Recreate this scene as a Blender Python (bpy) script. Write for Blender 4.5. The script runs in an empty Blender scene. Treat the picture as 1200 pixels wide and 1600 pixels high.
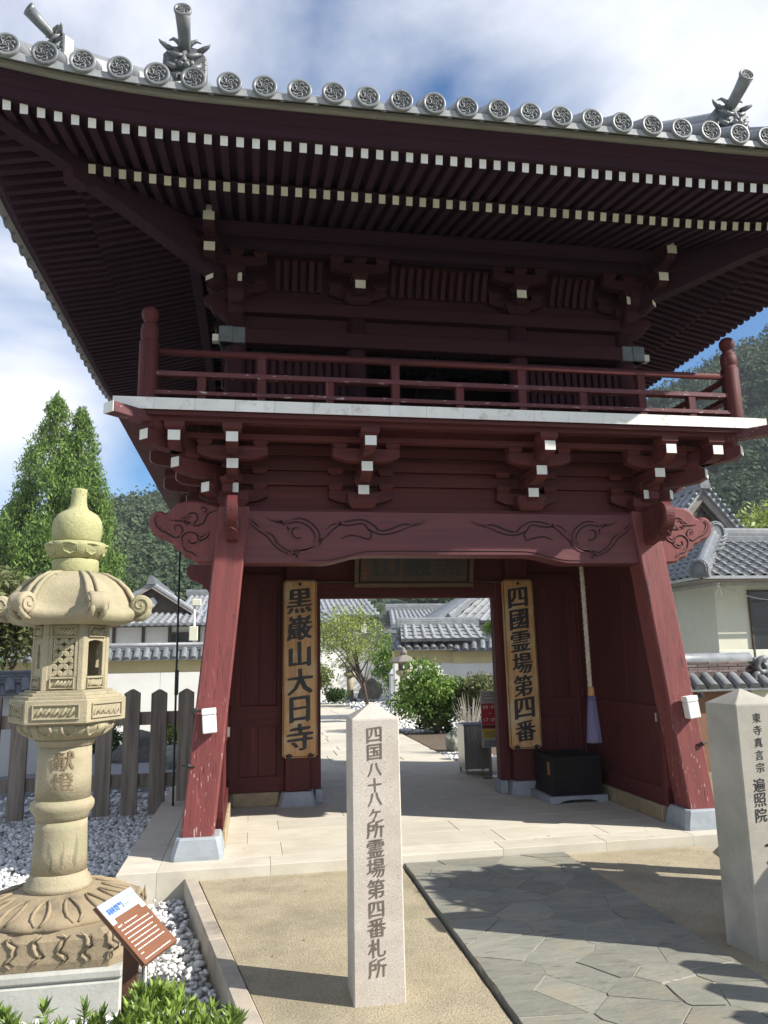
import bpy, bmesh, math, random
import numpy as np
from mathutils import Vector, Matrix, Euler
random.seed(7); rng = np.random.default_rng(7)
SC = bpy.context.scene
COL = SC.collection
R = math.radians

# ------------------------------------------------------------------ camera
CAM = Vector((-1.7706, -6.6683, 1.637))
YAW, PITCH, ROLL, FPX = 9.666, 10.525, -1.09, 1206.87
ya, pi_, ro = R(YAW), R(PITCH), R(ROLL)
fw = Vector((math.sin(ya)*math.cos(pi_), math.cos(ya)*math.cos(pi_), math.sin(pi_)))
rt = Vector((math.cos(ya), -math.sin(ya), 0)); upv = rt.cross(fw)
r2 = rt*math.cos(ro)+upv*math.sin(ro); u2 = -rt*math.sin(ro)+upv*math.cos(ro)
cd = bpy.data.cameras.new('camera'); cam = bpy.data.objects.new('camera', cd); COL.objects.link(cam)
cd.sensor_fit = 'HORIZONTAL'; cd.sensor_width = 36; cd.lens = 36*FPX/1200
cd.clip_start = .05; cd.clip_end = 3000
cam.matrix_world = Matrix(((r2.x, u2.x, -fw.x, CAM.x), (r2.y, u2.y, -fw.y, CAM.y), (r2.z, u2.z, -fw.z, CAM.z), (0, 0, 0, 1)))
SC.camera = cam
# ------------------------------------------------------------------ light
SUN_AZ = Vector((.89, -.456, 0)).normalized(); SUN_EL = R(37)
to_sun = Vector((SUN_AZ.x*math.cos(SUN_EL), SUN_AZ.y*math.cos(SUN_EL), math.sin(SUN_EL)))
sd = bpy.data.lights.new('sun', 'SUN'); sd.energy = 5.0; sd.angle = R(.5); sd.color = (1, .95, .86)
sun = bpy.data.objects.new('sun', sd); COL.objects.link(sun)
sun.rotation_euler = to_sun.to_track_quat('Z', 'Y').to_euler(); sun.location = (20, -20, 30)
W = bpy.data.worlds.new('World'); SC.world = W; W.use_nodes = True
nt = W.node_tree; nt.nodes.clear()
def nn(nt, t, **k):
    n = nt.nodes.new(t)
    for a, b in k.items(): setattr(n, a, b)
    return n
wo = nn(nt, 'ShaderNodeOutputWorld'); bg = nn(nt, 'ShaderNodeBackground')
sky = nn(nt, 'ShaderNodeTexSky', sky_type='NISHITA', sun_disc=False, sun_elevation=SUN_EL, sun_rotation=math.atan2(to_sun.x, to_sun.y))
sky.air_density = 1.0; sky.dust_density = .1; sky.ozone_density = 3.0
tc = nn(nt, 'ShaderNodeTexCoord'); mp = nn(nt, 'ShaderNodeMapping'); mp.inputs['Scale'].default_value = (1, 1, 2.2); mp.inputs['Location'].default_value = (2.6, .1, .9)
n1 = nn(nt, 'ShaderNodeTexNoise'); n1.inputs['Scale'].default_value = 1.5; n1.inputs['Detail'].default_value = 9; n1.inputs['Roughness'].default_value = .52; n1.inputs['Distortion'].default_value = .4
cr = nn(nt, 'ShaderNodeValToRGB'); cr.color_ramp.elements[0].position = .39; cr.color_ramp.elements[1].position = .60
n2 = nn(nt, 'ShaderNodeTexNoise'); n2.inputs['Scale'].default_value = 3.1; n2.inputs['Detail'].default_value = 6
cc = nn(nt, 'ShaderNodeValToRGB'); cc.color_ramp.elements[0].position = .3; cc.color_ramp.elements[1].position = .7
cc.color_ramp.elements[0].color = (5.0, 5.3, 6.4, 1); cc.color_ramp.elements[1].color = (7.6, 7.7, 8.0, 1)
mx = nn(nt, 'ShaderNodeMix', data_type='RGBA')
L = nt.links.new
L(tc.outputs['Generated'], mp.inputs[0]); L(mp.outputs[0], n1.inputs['Vector']); L(mp.outputs[0], n2.inputs['Vector'])
L(n1.outputs[0], cr.inputs[0]); L(n2.outputs[0], cc.inputs[0])
L(cr.outputs[0], mx.inputs[0]); hs = nn(nt, 'ShaderNodeHueSaturation'); hs.inputs['Saturation'].default_value = 1.25; L(sky.outputs[0], hs.inputs['Color']); L(hs.outputs[0], mx.inputs[6]); L(cc.outputs[0], mx.inputs[7])
L(mx.outputs[2], bg.inputs[0]); bg.inputs[1].default_value = .10
L(bg.outputs[0], wo.inputs[0])
vs = SC.view_settings; SC.display_settings.display_device = 'sRGB'
vs.view_transform = 'Standard'; vs.look = 'None'; vs.gamma = 1; vs.use_curve_mapping = False; vs.exposure = 0.66

# ------------------------------------------------------------------ materials
def M(name, c1, c2=None, rough=.7, ns=6, st=(1, 1, 1), bump=.2, bs=60, bst=None, piece=0., island=0., lo=.35, hi=.65,
      metal=0., spec=.5, spots=None, trans=0., patch=None):
    """procedural material: two colours through noise, fine bump, per-piece variation, optional spots (colour, scale, threshold, stretch)"""
    m = bpy.data.materials.new(name); m.use_nodes = True; t = m.node_tree; ln = t.links.new
    b = t.nodes['Principled BSDF']; b.inputs['Roughness'].default_value = rough; b.inputs['Metallic'].default_value = metal
    b.inputs['Specular IOR Level'].default_value = spec
    c2 = c2 or tuple(x*.8 for x in c1)
    co = nn(t, 'ShaderNodeTexCoord'); oi = nn(t, 'ShaderNodeObjectInfo')
    sh = nn(t, 'ShaderNodeVectorMath', operation='MULTIPLY_ADD')
    ln(oi.outputs['Random'], sh.inputs[0]); sh.inputs[1].default_value = (37, 53, 71); ln(co.outputs['Object'], sh.inputs[2])
    def noise(scale, stretch, det=5, r=.6, d=0):
        mp = nn(t, 'ShaderNodeMapping'); mp.inputs['Scale'].default_value = stretch; ln(sh.outputs[0], mp.inputs[0])
        n = nn(t, 'ShaderNodeTexNoise'); n.inputs['Scale'].default_value = scale; n.inputs['Detail'].default_value = det
        n.inputs['Roughness'].default_value = r; n.inputs['Distortion'].default_value = d; ln(mp.outputs[0], n.inputs['Vector']); return n
    def ramp(src, a, bb):
        r_ = nn(t, 'ShaderNodeMapRange'); r_.inputs[1].default_value = a; r_.inputs[2].default_value = bb; ln(src, r_.inputs[0]); return r_.outputs[0]
    def mix(f, a, bb, mode='MIX'):
        x = nn(t, 'ShaderNodeMix', data_type='RGBA', blend_type=mode)
        if isinstance(f, float): x.inputs[0].default_value = f
        else: ln(f, x.inputs[0])
        for s, i in ((a, 6), (bb, 7)):
            if isinstance(s, tuple): x.inputs[i].default_value = (*s, 1)
            else: ln(s, x.inputs[i])
        return x.outputs[2]
    col = mix(ramp(noise(ns, st).outputs[0], lo, hi), c1, c2)
    if patch:  # (colour, scale, lo, hi)
        col = mix(ramp(noise(patch[1], (1, 1, 1), 6, .65).outputs[0], patch[2], patch[3]), col, patch[0])
    if spots:
        for s in (spots if isinstance(spots, list) else [spots]):
            fac = ramp(noise(s[1], s[3] if len(s) > 3 else (1, 1, 1), 2, .5).outputs[0], s[2], s[2]+.03)
            if len(s) > 4:   # wear that only reaches up to a height of the piece
                sp = nn(t, 'ShaderNodeSeparateXYZ'); ln(co.outputs['Object'], sp.inputs[0]); mu = nn(t, 'ShaderNodeMath', operation='MULTIPLY')
                ln(fac, mu.inputs[0]); ln(ramp(sp.outputs[2], s[4]+.5, s[4]-.25), mu.inputs[1]); fac = mu.outputs[0]
            col = mix(fac, col, s[0])
    if piece or island:
        if island:
            ge = nn(t, 'ShaderNodeNewGeometry'); src = ge.outputs['Random Per Island']; k = island
        else: src = oi.outputs['Random']; k = piece
        mr = nn(t, 'ShaderNodeMapRange'); mr.inputs[3].default_value = 1-k; mr.inputs[4].default_value = 1+k; ln(src, mr.inputs[0])
        v = nn(t, 'ShaderNodeVectorMath', operation='SCALE'); ln(col, v.inputs[0]); ln(mr.outputs[0], v.inputs['Scale']); col = v.outputs[0]
    ln(col, b.inputs['Base Color'])
    rr = noise(ns*3, st, 3); rm = nn(t, 'ShaderNodeMapRange'); rm.inputs[3].default_value = max(.05, rough-.12); rm.inputs[4].default_value = min(1, rough+.12)
    ln(rr.outputs[0], rm.inputs[0]); ln(rm.outputs[0], b.inputs['Roughness'])
    if bump:
        bn = nn(t, 'ShaderNodeBump'); bn.inputs['Strength'].default_value = bump; bn.inputs['Distance'].default_value = .01
        ln(noise(bs, bst or st, 6, .7).outputs[0], bn.inputs['Height']); ln(bn.outputs[0], b.inputs['Normal'])
    if trans:
        tr = nn(t, 'ShaderNodeBsdfTranslucent'); ln(col, tr.inputs[0]); ms = nn(t, 'ShaderNodeMixShader'); ms.inputs[0].default_value = trans
        ln(b.outputs[0], ms.inputs[1]); ln(tr.outputs[0], ms.inputs[2]); ln(ms.outputs[0], t.nodes['Material Output'].inputs[0])
    return m
RED, RED2 = (.108, .025, .024), (.078, .019, .019)
red = {}
for ax, s in (('x', (.25, 4, 4)), ('y', (4, .25, 4)), ('z', (4, 4, .25))):
    red[ax] = M('red_painted_wood_'+ax, RED, RED2, .62, 5, s, .25, 14, piece=.12, spec=.25, spots=[((.05, .014, .018), 4, .70, s), ((.055, .014, .018), 26, .62, tuple(q*.6 if q > 1 else q*.15 for q in s)), ((.16, .05, .05), 13, .70, tuple(q*.6 if q > 1 else q*.3 for q in s))])
    red['u'+ax] = M('upper_hall_shade_darkened_wood_'+ax, (.048, .016, .019), (.035, .012, .016), .75, 5, s, .25, 14, piece=.14, spec=.15)  # darker than the lower gate: the hall's shade is put into the colour
    red['e'+ax] = M('shade_darkened_eave_wood_'+ax, (.046, .020, .032), (.033, .016, .026), .8, 5, s, .25, 14, piece=.16, spec=.12)  # shade under the eaves is painted into this darker red
red_leg = M('weathered_red_paint', (.205, .047, .043), (.150, .035, .034), .6, 4, (4, 4, .3), .35, 14,
            spots=[((.46, .32, .29), 42, .657, (1.5, 1.5, .28), -.62), ((.27, .08, .075), 16, .70, (3, 3, .12)), ((.10, .022, .024), 30, .64, (2.5, 2.5, .05)), ((.08, .02, .022), 7, .70, (2, 2, .4))])
red_beam = M('beam_red_paint', (.138, .032, .033), (.106, .025, .028), .55, 5, (.25, 4, 4), .25, 14)
red_flake = M('flaking_red_paint', (.125, .028, .032), (.09, .022, .027), .65, 4, (1, 1, 1), .4, 14, spots=[((.45, .36, .34), 22, .66, (.6, 2, 3))])
carve = M('groove_shade_dark', (.035, .010, .012), (.02, .008, .01), .8)  # dark strips along the raised curls, painted in as groove shade
white = M('white_paint', (.80, .80, .76), (.70, .69, .64), .7, 5, bump=.1, piece=.06)
endgrain = M('worn_white_board_end', (.88, .87, .84), (.80, .78, .74), .7, 4, (1, 1, 1), .3, 30, piece=.05, patch=((.50, .47, .42), 7, .54, .70))
cream = M('cream_paint_end', (.74, .73, .65), (.66, .64, .55), .75, 6, bump=.1, piece=.09)
metal_grey = M('grey_metal_fitting', (.16, .17, .18), (.11, .12, .12), .5, 12, metal=.3)
tile = M('smoked_roof_tile', (.19, .20, .21), (.135, .145, .155), .42, 9, bump=.12, bs=40, piece=.16, patch=((.27, .28, .28), 3, .5, .8))
tile_is = M('smoked_roof_tile_rows', (.31, .32, .33), (.21, .22, .23), .42, 9, bump=.12, bs=40, island=.16)
tile_dark = M('tile_recess', (.135, .145, .155), (.105, .115, .125), .6)
eave_strip = M('weathered_grey_board', (.27, .26, .23), (.20, .19, .17), .8, 6, (.5, 3, 3))
plaque_w = M('golden_varnished_board', (.58, .35, .15), (.42, .22, .08), .5, 4, (7, 7, .35), .2, 20, patch=((.55, .45, .28), 2.5, .50, .66))
ink = M('black_ink', (.018, .018, .02), (.03, .028, .028), .5)
frame_w = M('dull_gold_frame', (.11, .07, .033), (.08, .05, .025), .5, 5)
dark_w = M('dark_lacquer', (.022, .018, .018), (.035, .026, .024), .35, 8)
black_w = M('black_stained_wood', (.014, .012, .013), (.022, .018, .018), .65, 5, (.3, 4, 4), piece=.2, spec=.2)
granite = M('speckled_granite', (.55, .495, .43), (.45, .40, .345), .8, 5, bump=.25, bs=150, spots=[((.26, .22, .20), 170, .64), ((.72, .66, .6), 140, .66)])
granite_pale = M('pale_granite', (.47, .43, .38), (.34, .32, .27), .8, 3, bump=.25, bs=150, spots=[((.26, .23, .20), 170, .66)], patch=((.28, .27, .21), 2.2, .52, .75))
blue_stone = M('blue_grey_base_stone', (.34, .37, .40), (.27, .30, .33), .8, 7, bump=.3, bs=90, piece=.07)
ochre_stone = M('ochre_sill_stone', (.42, .32, .18), (.30, .24, .16), .85, 12, bump=.4, bs=70, piece=.1)
slab = M('beige_paving_slab', (.58, .54, .45), (.51, .475, .39), .8, 3, (1, 3, 1), .15, 60, piece=.06, patch=((.45, .40, .32), 1.9, .48, .75))
agg = M('washed_aggregate', (.45, .385, .26), (.36, .305, .20), .9, 2.5, bump=1.0, bs=85, spots=[((.19, .165, .12), 95, .605), ((.56, .50, .38), 90, .65)], patch=((.26, .225, .155), 1.6, .49, .70))
flag = M('green_grey_flagstone', (.265, .26, .215), (.205, .205, .17), .68, 3.5, (1, 3, 1), .9, 9, (1, 2.5, 1), piece=.14, spots=[((.16, .16, .14), 14, .66, (.5, 3, 1))], patch=((.29, .255, .19), 2.2, .50, .70))
mortar = M('pale_mortar', (.42, .39, .33), (.29, .27, .23), .9, 9)
kerbm = M('kerb_stone', (.44, .38, .30), (.34, .30, .25), .85, 6, bump=.4, bs=80, piece=.08, patch=((.16, .14, .12), 2.5, .55, .72))
concrete = M('rough_concrete', (.47, .47, .43), (.38, .38, .34), .9, 5, bump=.35, bs=50, patch=((.27, .27, .23), 2.2, .52, .8))
gravel_w = M('white_crushed_gravel', (.74, .73, .71), (.58, .58, .57), .85, 20, bump=.2, bs=80, island=.30)
gravel_bed = M('gravel_bed', (.40, .40, .39), (.25, .25, .25), .95, 45, bump=1, bs=60)
soil = M('brown_soil', (.10, .07, .05), (.15, .11, .08), .95, 14, bump=.8, bs=40)
grassy = M('dry_ground', (.16, .17, .10), (.24, .22, .15), .95, 2, bump=.6, bs=20)
lan = M('tan_mossy_granite', (.40, .34, .225), (.32, .275, .185), .85, 5, bump=.5, bs=70, spots=[((.29, .25, .17), 130, .60), ((.22, .20, .135), 16, .68, (1, 1, .2))], patch=((.27, .265, .15), 3.6, .48, .70))
lan_moss = M('yellow_green_mossy_granite', (.40, .385, .20), (.32, .32, .155), .88, 6, bump=.6, bs=55, spots=[((.27, .25, .12), 90, .62)])
lan_dark = M('dirty_lantern_base_stone', (.33, .26, .165), (.24, .19, .12), .88, 4, bump=.6, bs=35, patch=((.13, .11, .08), 4, .55, .72))
grey_lan = M('grey_brown_lantern_stone', (.19, .17, .145), (.25, .22, .18), .85, 5, bump=.4)
weather_w = M('weathered_grey_wood', (.29, .245, .20), (.15, .12, .10), .85, 4, (5, 5, .35), .5, 14, (5, 5, .4), piece=.15)
plaster = M('white_plaster', (.74, .73, .69), (.66, .65, .61), .85, 1.2, bump=.1)
yellow_pl = M('yellow_plaster', (.62, .52, .27), (.54, .45, .24), .85, 2, bump=.1)
cream_pl = M('cream_house_wall', (.64, .63, .50), (.58, .57, .45), .85, 1.5, bump=.1)
brown_pl = M('brown_earth_wall', (.22, .115, .07), (.17, .09, .055), .85, 3, bump=.2)
wood_dk = M('old_dark_timber', (.10, .075, .055), (.06, .045, .035), .8, 5)
wood_gr = M('grey_timber', (.28, .25, .22), (.19, .17, .15), .8, 5, piece=.1)
glass_dk = M('dark_window_glass', (.03, .035, .035), (.02, .022, .022), .12, 3, bump=0)
steel = M('brushed_steel', (.48, .47, .44), (.38, .37, .34), .3, 3, (6, 6, .4), .05, 30, metal=.85)
rope_m = M('pale_hemp_rope', (.50, .45, .36), (.38, .33, .25), .9, 30, bump=.4, bs=90)
bead_w = M('orange_wood_bead', (.46, .24, .09), (.36, .18, .06), .5)
tassel_m = M('purple_cloth', (.125, .115, .21), (.09, .085, .16), .9, 6, (8, 8, .3), .4, 20, (8, 8, .3))
sign_brown = M('brown_sign_panel', (.20, .085, .045), (.18, .075, .04), .45, 3, bump=.02)
sign_blue = M('pale_blue_panel', (.44, .54, .72), (.42, .52, .70), .45, bump=.02)
blue_ink = M('blue_print', (.045, .12, .42), (.045, .12, .42), .5, bump=0)
grey_ink = M('grey_print', (.12, .13, .18), (.12, .13, .18), .5, bump=0)
white_ink = M('white_print', (.78, .76, .72), (.78, .76, .72), .5, bump=0)
red_sign = M('red_sign_panel', (.55, .04, .06), (.50, .035, .05), .5, bump=0)
yellow_sign = M('yellow_sign_panel', (.72, .50, .06), (.68, .46, .06), .5, bump=0)
post_brown = M('rusty_brown_post', (.075, .04, .03), (.13, .05, .03), .5, 8)
plastic_w = M('white_plastic', (.80, .80, .79), (.77, .77, .76), .4, bump=0)
black_m = M('black_iron', (.015, .015, .016), (.02, .02, .02), .5)
bronze = M('dark_bronze', (.10, .105, .08), (.07, .075, .06), .45, metal=.6)
bark = M('tree_bark', (.14, .11, .085), (.085, .065, .05), .9, 10, (3, 3, .6), .8, 20)
def leafmat(n, c, c2, isl=.4, tr=.35, ro_=.55): return M(n, c, c2, ro_, 3, island=isl, trans=tr, bump=0, spec=.35)
leaf_bright = leafmat('bright_green_leaf', (.20, .31, .06), (.11, .20, .04))
leaf_mid = leafmat('green_leaf', (.085, .145, .035), (.055, .10, .025))
leaf_con = leafmat('conifer_needles', (.20, .30, .065), (.10, .175, .045), .35, .3, .7)
leaf_yel = leafmat('yellow_green_leaf', (.33, .38, .10), (.22, .28, .07))
leaf_olive = leafmat('olive_leaf', (.17, .19, .07), (.11, .13, .05))
leaf_far = M('forest_canopy', (.088, .122, .060), (.052, .078, .042), .8, .06, island=.25, trans=.2, bump=0, spec=.2)
leaf_far2 = M('forest_floor', (.035, .05, .025), (.03, .045, .022), .9, .1, bump=0)
leaf_palm = leafmat('grey_green_leaf', (.15, .18, .12), (.10, .13, .08))
rock_m = M('mossy_garden_rock', (.26, .28, .23), (.17, .18, .15), .9, 5, bump=.8, bs=20)
rock_d = M('dark_garden_rock', (.17, .15, .13), (.10, .09, .08), .9, 5, bump=.8, bs=12)

# ------------------------------------------------------------------ mesh helpers
WL = {}
def link(o, parent=None, wl=None):
    COL.objects.link(o)
    wl = Vector(wl) if wl is not None else Vector((0, 0, 0))
    if parent is not None: o.parent = parent; o.location = wl-WL[parent.name]
    else: o.location = wl
    WL[o.name] = wl
    return o
def tag(o, label=None, cat=None, group=None, kind=None):
    if label: o['label'] = label
    if cat: o['category'] = cat
    if group: o['group'] = group
    if kind: o['kind'] = kind
    return o
def empty(name, loc, label=None, cat=None, group=None):
    o = bpy.data.objects.new(name, None); o.empty_display_size = .1
    return tag(link(o, None, loc), label, cat, group)
class MB:
    def __init__(s): s.v = []; s.f = []; s.m = []; s.s = []
    def add(s, vs, fs, mi=0, smooth=False, T=None):
        n = len(s.v)
        s.v += [(T @ Vector(p))[:] for p in vs] if T is not None else [tuple(p) for p in vs]
        for i, f in enumerate(fs):
            s.f.append(tuple(n+k for k in f)); s.m.append(mi if isinstance(mi, int) else mi[i]); s.s.append(smooth)
        return s
    def box(s, x0, x1, y0, y1, z0, z1, b=0., mi=0, T=None):
        c = ((x0+x1)/2, (y0+y1)/2, (z0+z1)/2); h = (abs(x1-x0)/2, abs(y1-y0)/2, abs(z1-z0)/2)
        b = min(b, min(h)*.9); vs = []; ix = {}
        if b <= 0:
            for i in (-1, 1):
                for j in (-1, 1):
                    for k in (-1, 1): vs.append((c[0]+i*h[0], c[1]+j*h[1], c[2]+k*h[2]))
            return s.add(vs, [(0, 1, 3, 2), (4, 6, 7, 5), (0, 4, 5, 1), (2, 3, 7, 6), (0, 2, 6, 4), (1, 5, 7, 3)], mi, T=T)
        for i in (-1, 1):
            for j in (-1, 1):
                for k in (-1, 1):
                    for a in range(3):
                        d = [h[0]-b, h[1]-b, h[2]-b]; d[a] = h[a]
                        ix[i, j, k, a] = len(vs); vs.append((c[0]+i*d[0], c[1]+j*d[1], c[2]+k*d[2]))
        fs = []
        for q in (-1, 1):
            fs.append([ix[q, j, k, 0] for j, k in ((-1, -1), (1, -1), (1, 1), (-1, 1))])
            fs.append([ix[i, q, k, 1] for i, k in ((-1, -1), (1, -1), (1, 1), (-1, 1))])
            fs.append([ix[i, j, q, 2] for i, j in ((-1, -1), (1, -1), (1, 1), (-1, 1))])
        for p in (-1, 1):
            for q in (-1, 1):
                fs.append([ix[-1, p, q, 1], ix[1, p, q, 1], ix[1, p, q, 2], ix[-1, p, q, 2]])
                fs.append([ix[p, -1, q, 0], ix[p, 1, q, 0], ix[p, 1, q, 2], ix[p, -1, q, 2]])
                fs.append([ix[p, q, -1, 0], ix[p, q, 1, 0], ix[p, q, 1, 1], ix[p, q, -1, 1]])
        for i in (-1, 1):
            for j in (-1, 1):
                for k in (-1, 1): fs.append([ix[i, j, k, a] for a in range(3)])
        return s.add(vs, fs, mi, T=T)
    def loft(s, rings, cap=True, mi=0, smooth=False, closed=True, T=None):
        n = len(rings[0]); vs = [p for r_ in rings for p in r_]; fs = []
        for i in range(len(rings)-1):
            for j in range(n if closed else n-1):
                k = (j+1) % n; fs.append((i*n+j, i*n+k, (i+1)*n+k, (i+1)*n+j))
        s.add(vs, fs, mi, smooth, T)
        if cap:
            s.add(rings[0], [tuple(range(n))], mi, False, T); s.add(rings[-1], [tuple(range(n))], mi, False, T)
        return s
    def lathe(s, prof, c=(0, 0, 0), n=20, mi=0, smooth=True, T=None, a0=0.):
        rings = [[(c[0]+r_*math.cos(a0+2*math.pi*k/n), c[1]+r_*math.sin(a0+2*math.pi*k/n), c[2]+z) for k in range(n)] for r_, z in prof]
        return s.loft(rings, True, mi, smooth, True, T)
    def tube(s, pts, r_, n=8, mi=0, smooth=True, T=None):
        P = [Vector(p) for p in pts]; rings = []; up = Vector((.13, .21, .97)).normalized()
        for i, p in enumerate(P):
            d = (P[min(i+1, len(P)-1)]-P[max(i-1, 0)]).normalized(); a = d.cross(up)
            if a.length < .01: a = d.cross(Vector((1, 0, 0)))
            a.normalize(); b = d.cross(a); rr = r_[i] if isinstance(r_, (list, tuple)) else r_
            rings.append([tuple(p+(a*math.cos(2*math.pi*k/n)+b*math.sin(2*math.pi*k/n))*rr) for k in range(n)])
        return s.loft(rings, True, mi, smooth, True, T)
    def prism(s, poly, O, A, B, N, mi=0, b=0., T=None):
        """polygon (a,b) in frame O,A,B extruded along vector N; b = front edge bevel"""
        O, A, B, N = Vector(O), Vector(A), Vector(B), Vector(N); n = len(poly)
        P = [O+A*p[0]+B*p[1] for p in poly]
        if b > 0:
            cx = sum(p[0] for p in poly)/n; cy = sum(p[1] for p in poly)/n; Q = []
            for i in range(n):
                p0, p1, p2 = Vector(poly[i-1]), Vector(poly[i]), Vector(poly[(i+1) % n])
                d1 = (p1-p0).normalized(); d2 = (p2-p1).normalized(); nr = Vector((-(d1+d2).y, (d1+d2).x))
                nr = nr.normalized() if nr.length > 1e-4 else Vector((-d1.y, d1.x)); Q.append(nr)
            area = sum(poly[i-1][0]*poly[i][1]-poly[i][0]*poly[i-1][1] for i in range(n))
            sg = 1 if area > 0 else -1
            F = [O+A*(p[0]+q.x*b*sg)+B*(p[1]+q.y*b*sg) for p, q in zip(poly, Q)]
            nd = N.normalized()*b
            return s.loft([F, [p+nd for p in P], [p+N for p in P]], True, mi, False, True, T)
        return s.loft([P, [p+N for p in P]], True, mi, False, True, T)
    def mesh(s, name, mats, center=True):
        vs = np.array(s.v, dtype=float)
        c = np.zeros(3)
        if center: c = (vs.min(0)+vs.max(0))/2
        me = bpy.data.meshes.new(name); me.from_pydata((vs-c).tolist(), [], s.f)
        me.polygons.foreach_set('material_index', s.m); me.polygons.foreach_set('use_smooth', s.s)
        for m_ in (mats if isinstance(mats, (list, tuple)) else [mats]): me.materials.append(m_)
        if len(s.f) < 30000:
            bm = bmesh.new(); bm.from_mesh(me); bmesh.ops.remove_doubles(bm, verts=bm.verts, dist=1e-5)
            bmesh.ops.recalc_face_normals(bm, faces=bm.faces); bm.to_mesh(me); bm.free()
        me.update(); return me, Vector(c)
    def build(s, name, mats, parent=None, label=None, cat=None, group=None, kind=None):
        me, c = s.mesh(name, mats); o = bpy.data.objects.new(name, me)
        return tag(link(o, parent, c), label, cat, group, kind)
def piece(name, me, parent, loc, rot=None, scale=None):
    o = bpy.data.objects.new(name, me); link(o, parent, loc)
    if rot is not None: o.rotation_euler = rot if not isinstance(rot, Matrix) else rot.to_euler()
    if scale is not None: o.scale = scale
    return o
def copy_tree(o, loc, label=None, rotz=None):
    c = o.copy(); COL.objects.link(c); c.location = loc; WL[c.name] = Vector(loc)
    if label: c['label'] = label
    if rotz is not None: c.rotation_euler.z = rotz
    def rec(a, b):
        for ch in list(a.children):
            if ch is c: continue
            d = ch.copy(); COL.objects.link(d); d.parent = b; rec(ch, d)
    rec(o, c); return c
def rawmesh(name, V, F, mats, parent=None, wl=None, **k):
    me = bpy.data.meshes.new(name); V = np.asarray(V, dtype=np.float32); F = np.asarray(F, dtype=np.int32)
    c = V.mean(0); V = V-c; n, m = F.shape
    me.vertices.add(len(V)); me.vertices.foreach_set('co', V.ravel()); me.loops.add(n*m); me.loops.foreach_set('vertex_index', F.ravel())
    me.polygons.add(n); me.polygons.foreach_set('loop_start', np.arange(0, n*m, m)); me.polygons.foreach_set('loop_total', np.full(n, m))
    me.update(calc_edges=True); me.validate()
    for q in (mats if isinstance(mats, (list, tuple)) else [mats]): me.materials.append(q)
    o = bpy.data.objects.new(name, me); return tag(link(o, parent, [float(x) for x in c]), **k)
# characters as meshes, centred and normalised to the em
_ch = {}
def glyph(ch, off=.012, norm=True):
    key = (ch, off, norm)
    if key in _ch: return _ch[key]
    cu = bpy.data.curves.new('t', 'FONT'); cu.body = ch; cu.offset = off; cu.resolution_u = 2
    o = bpy.data.objects.new('t', cu); COL.objects.link(o); bpy.context.view_layer.update()
    me = bpy.data.meshes.new_from_object(o.evaluated_get(bpy.context.evaluated_depsgraph_get()))
    v = np.array([p.co[:2] for p in me.vertices]); f = [tuple(p.vertices) for p in me.polygons]
    bpy.data.objects.remove(o); bpy.data.curves.remove(cu); bpy.data.meshes.remove(me)
    c = (v.min(0)+v.max(0))/2; v = v-c
    if norm: v = v/max(.45, (v.max(0)-v.min(0)).max())
    _ch[key] = (v, f); return _ch[key]
def write(mb, ch, O, A, B, size, N=None, off=.012, brush=0., norm=True, mi=0, wid=1.):
    """flat character; strokes are thickened with side-shifted copies, each a hair proud of the one below"""
    v, f = glyph(ch, 0., norm); O, A, B = Vector(O), Vector(A), Vector(B); Nn = A.cross(B).normalized()
    if N is not None: Nn = Vector(N)
    nn_ = 0 if off < .008 else 1 if off < .016 else 2; sh_ = [(0, 0)]
    for q in range(1, nn_+1): sh_ += [(off*q*.75, off*.25*q), (-off*q*.75, -off*.2*q)]
    for c, (sx_, sy_) in enumerate(sh_):
        P = []
        for x, y in v:
            x += sx_; y += sy_
            if brush: x, y = x+.020*brush*math.sin(9*y+3*x), y+x*.10*brush+.016*brush*math.sin(8*x+5*y)
            P.append(O+A*(x*size*wid)+B*(y*size)+Nn*(.00025*c))
        mb.add(P, f, mi)

# ------------------------------------------------------------------ ground and setting
g = MB(); g.box(-400, 400, -60, 420, -.6, -.16); g.build('ground', grassy, kind='structure')
# terrace of washed aggregate in front of the gate, with a channel either side of the flagstones
PX0, PX1 = -.575, .765
def quadslab(mb, pts, z0, z1): mb.prism(pts, (0, 0, z0), (1, 0, 0), (0, 1, 0), (0, 0, z1-z0))
terr = MB()
quadslab(terr, [(-2.16, -.24), (PX0-.02, -.24), (PX0-.035, -9), (-.9, -9), (-1.70, -2.75)], -.155, 0)
quadslab(terr, [(PX1+.01, -.24), (2.02, -.24), (1.42, -2.6), (1.2, -9), (PX1+.01, -9)], -.155, 0)
TERR = terr.build('terrace', agg, kind='structure')
court = MB(); court.box(-60, 60, 4.95, 60, -.155, .0); court.build('courtyard_ground', gravel_bed, kind='structure')
PATH = empty('flagstone_path', (.1, -2, 0)); PATH['kind'] = 'structure'
pb = MB(); pb.box(PX0+.006, PX1-.006, -9, -.27, -.15, .0215); pb.build('mortar_bed', mortar, PATH)
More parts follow.
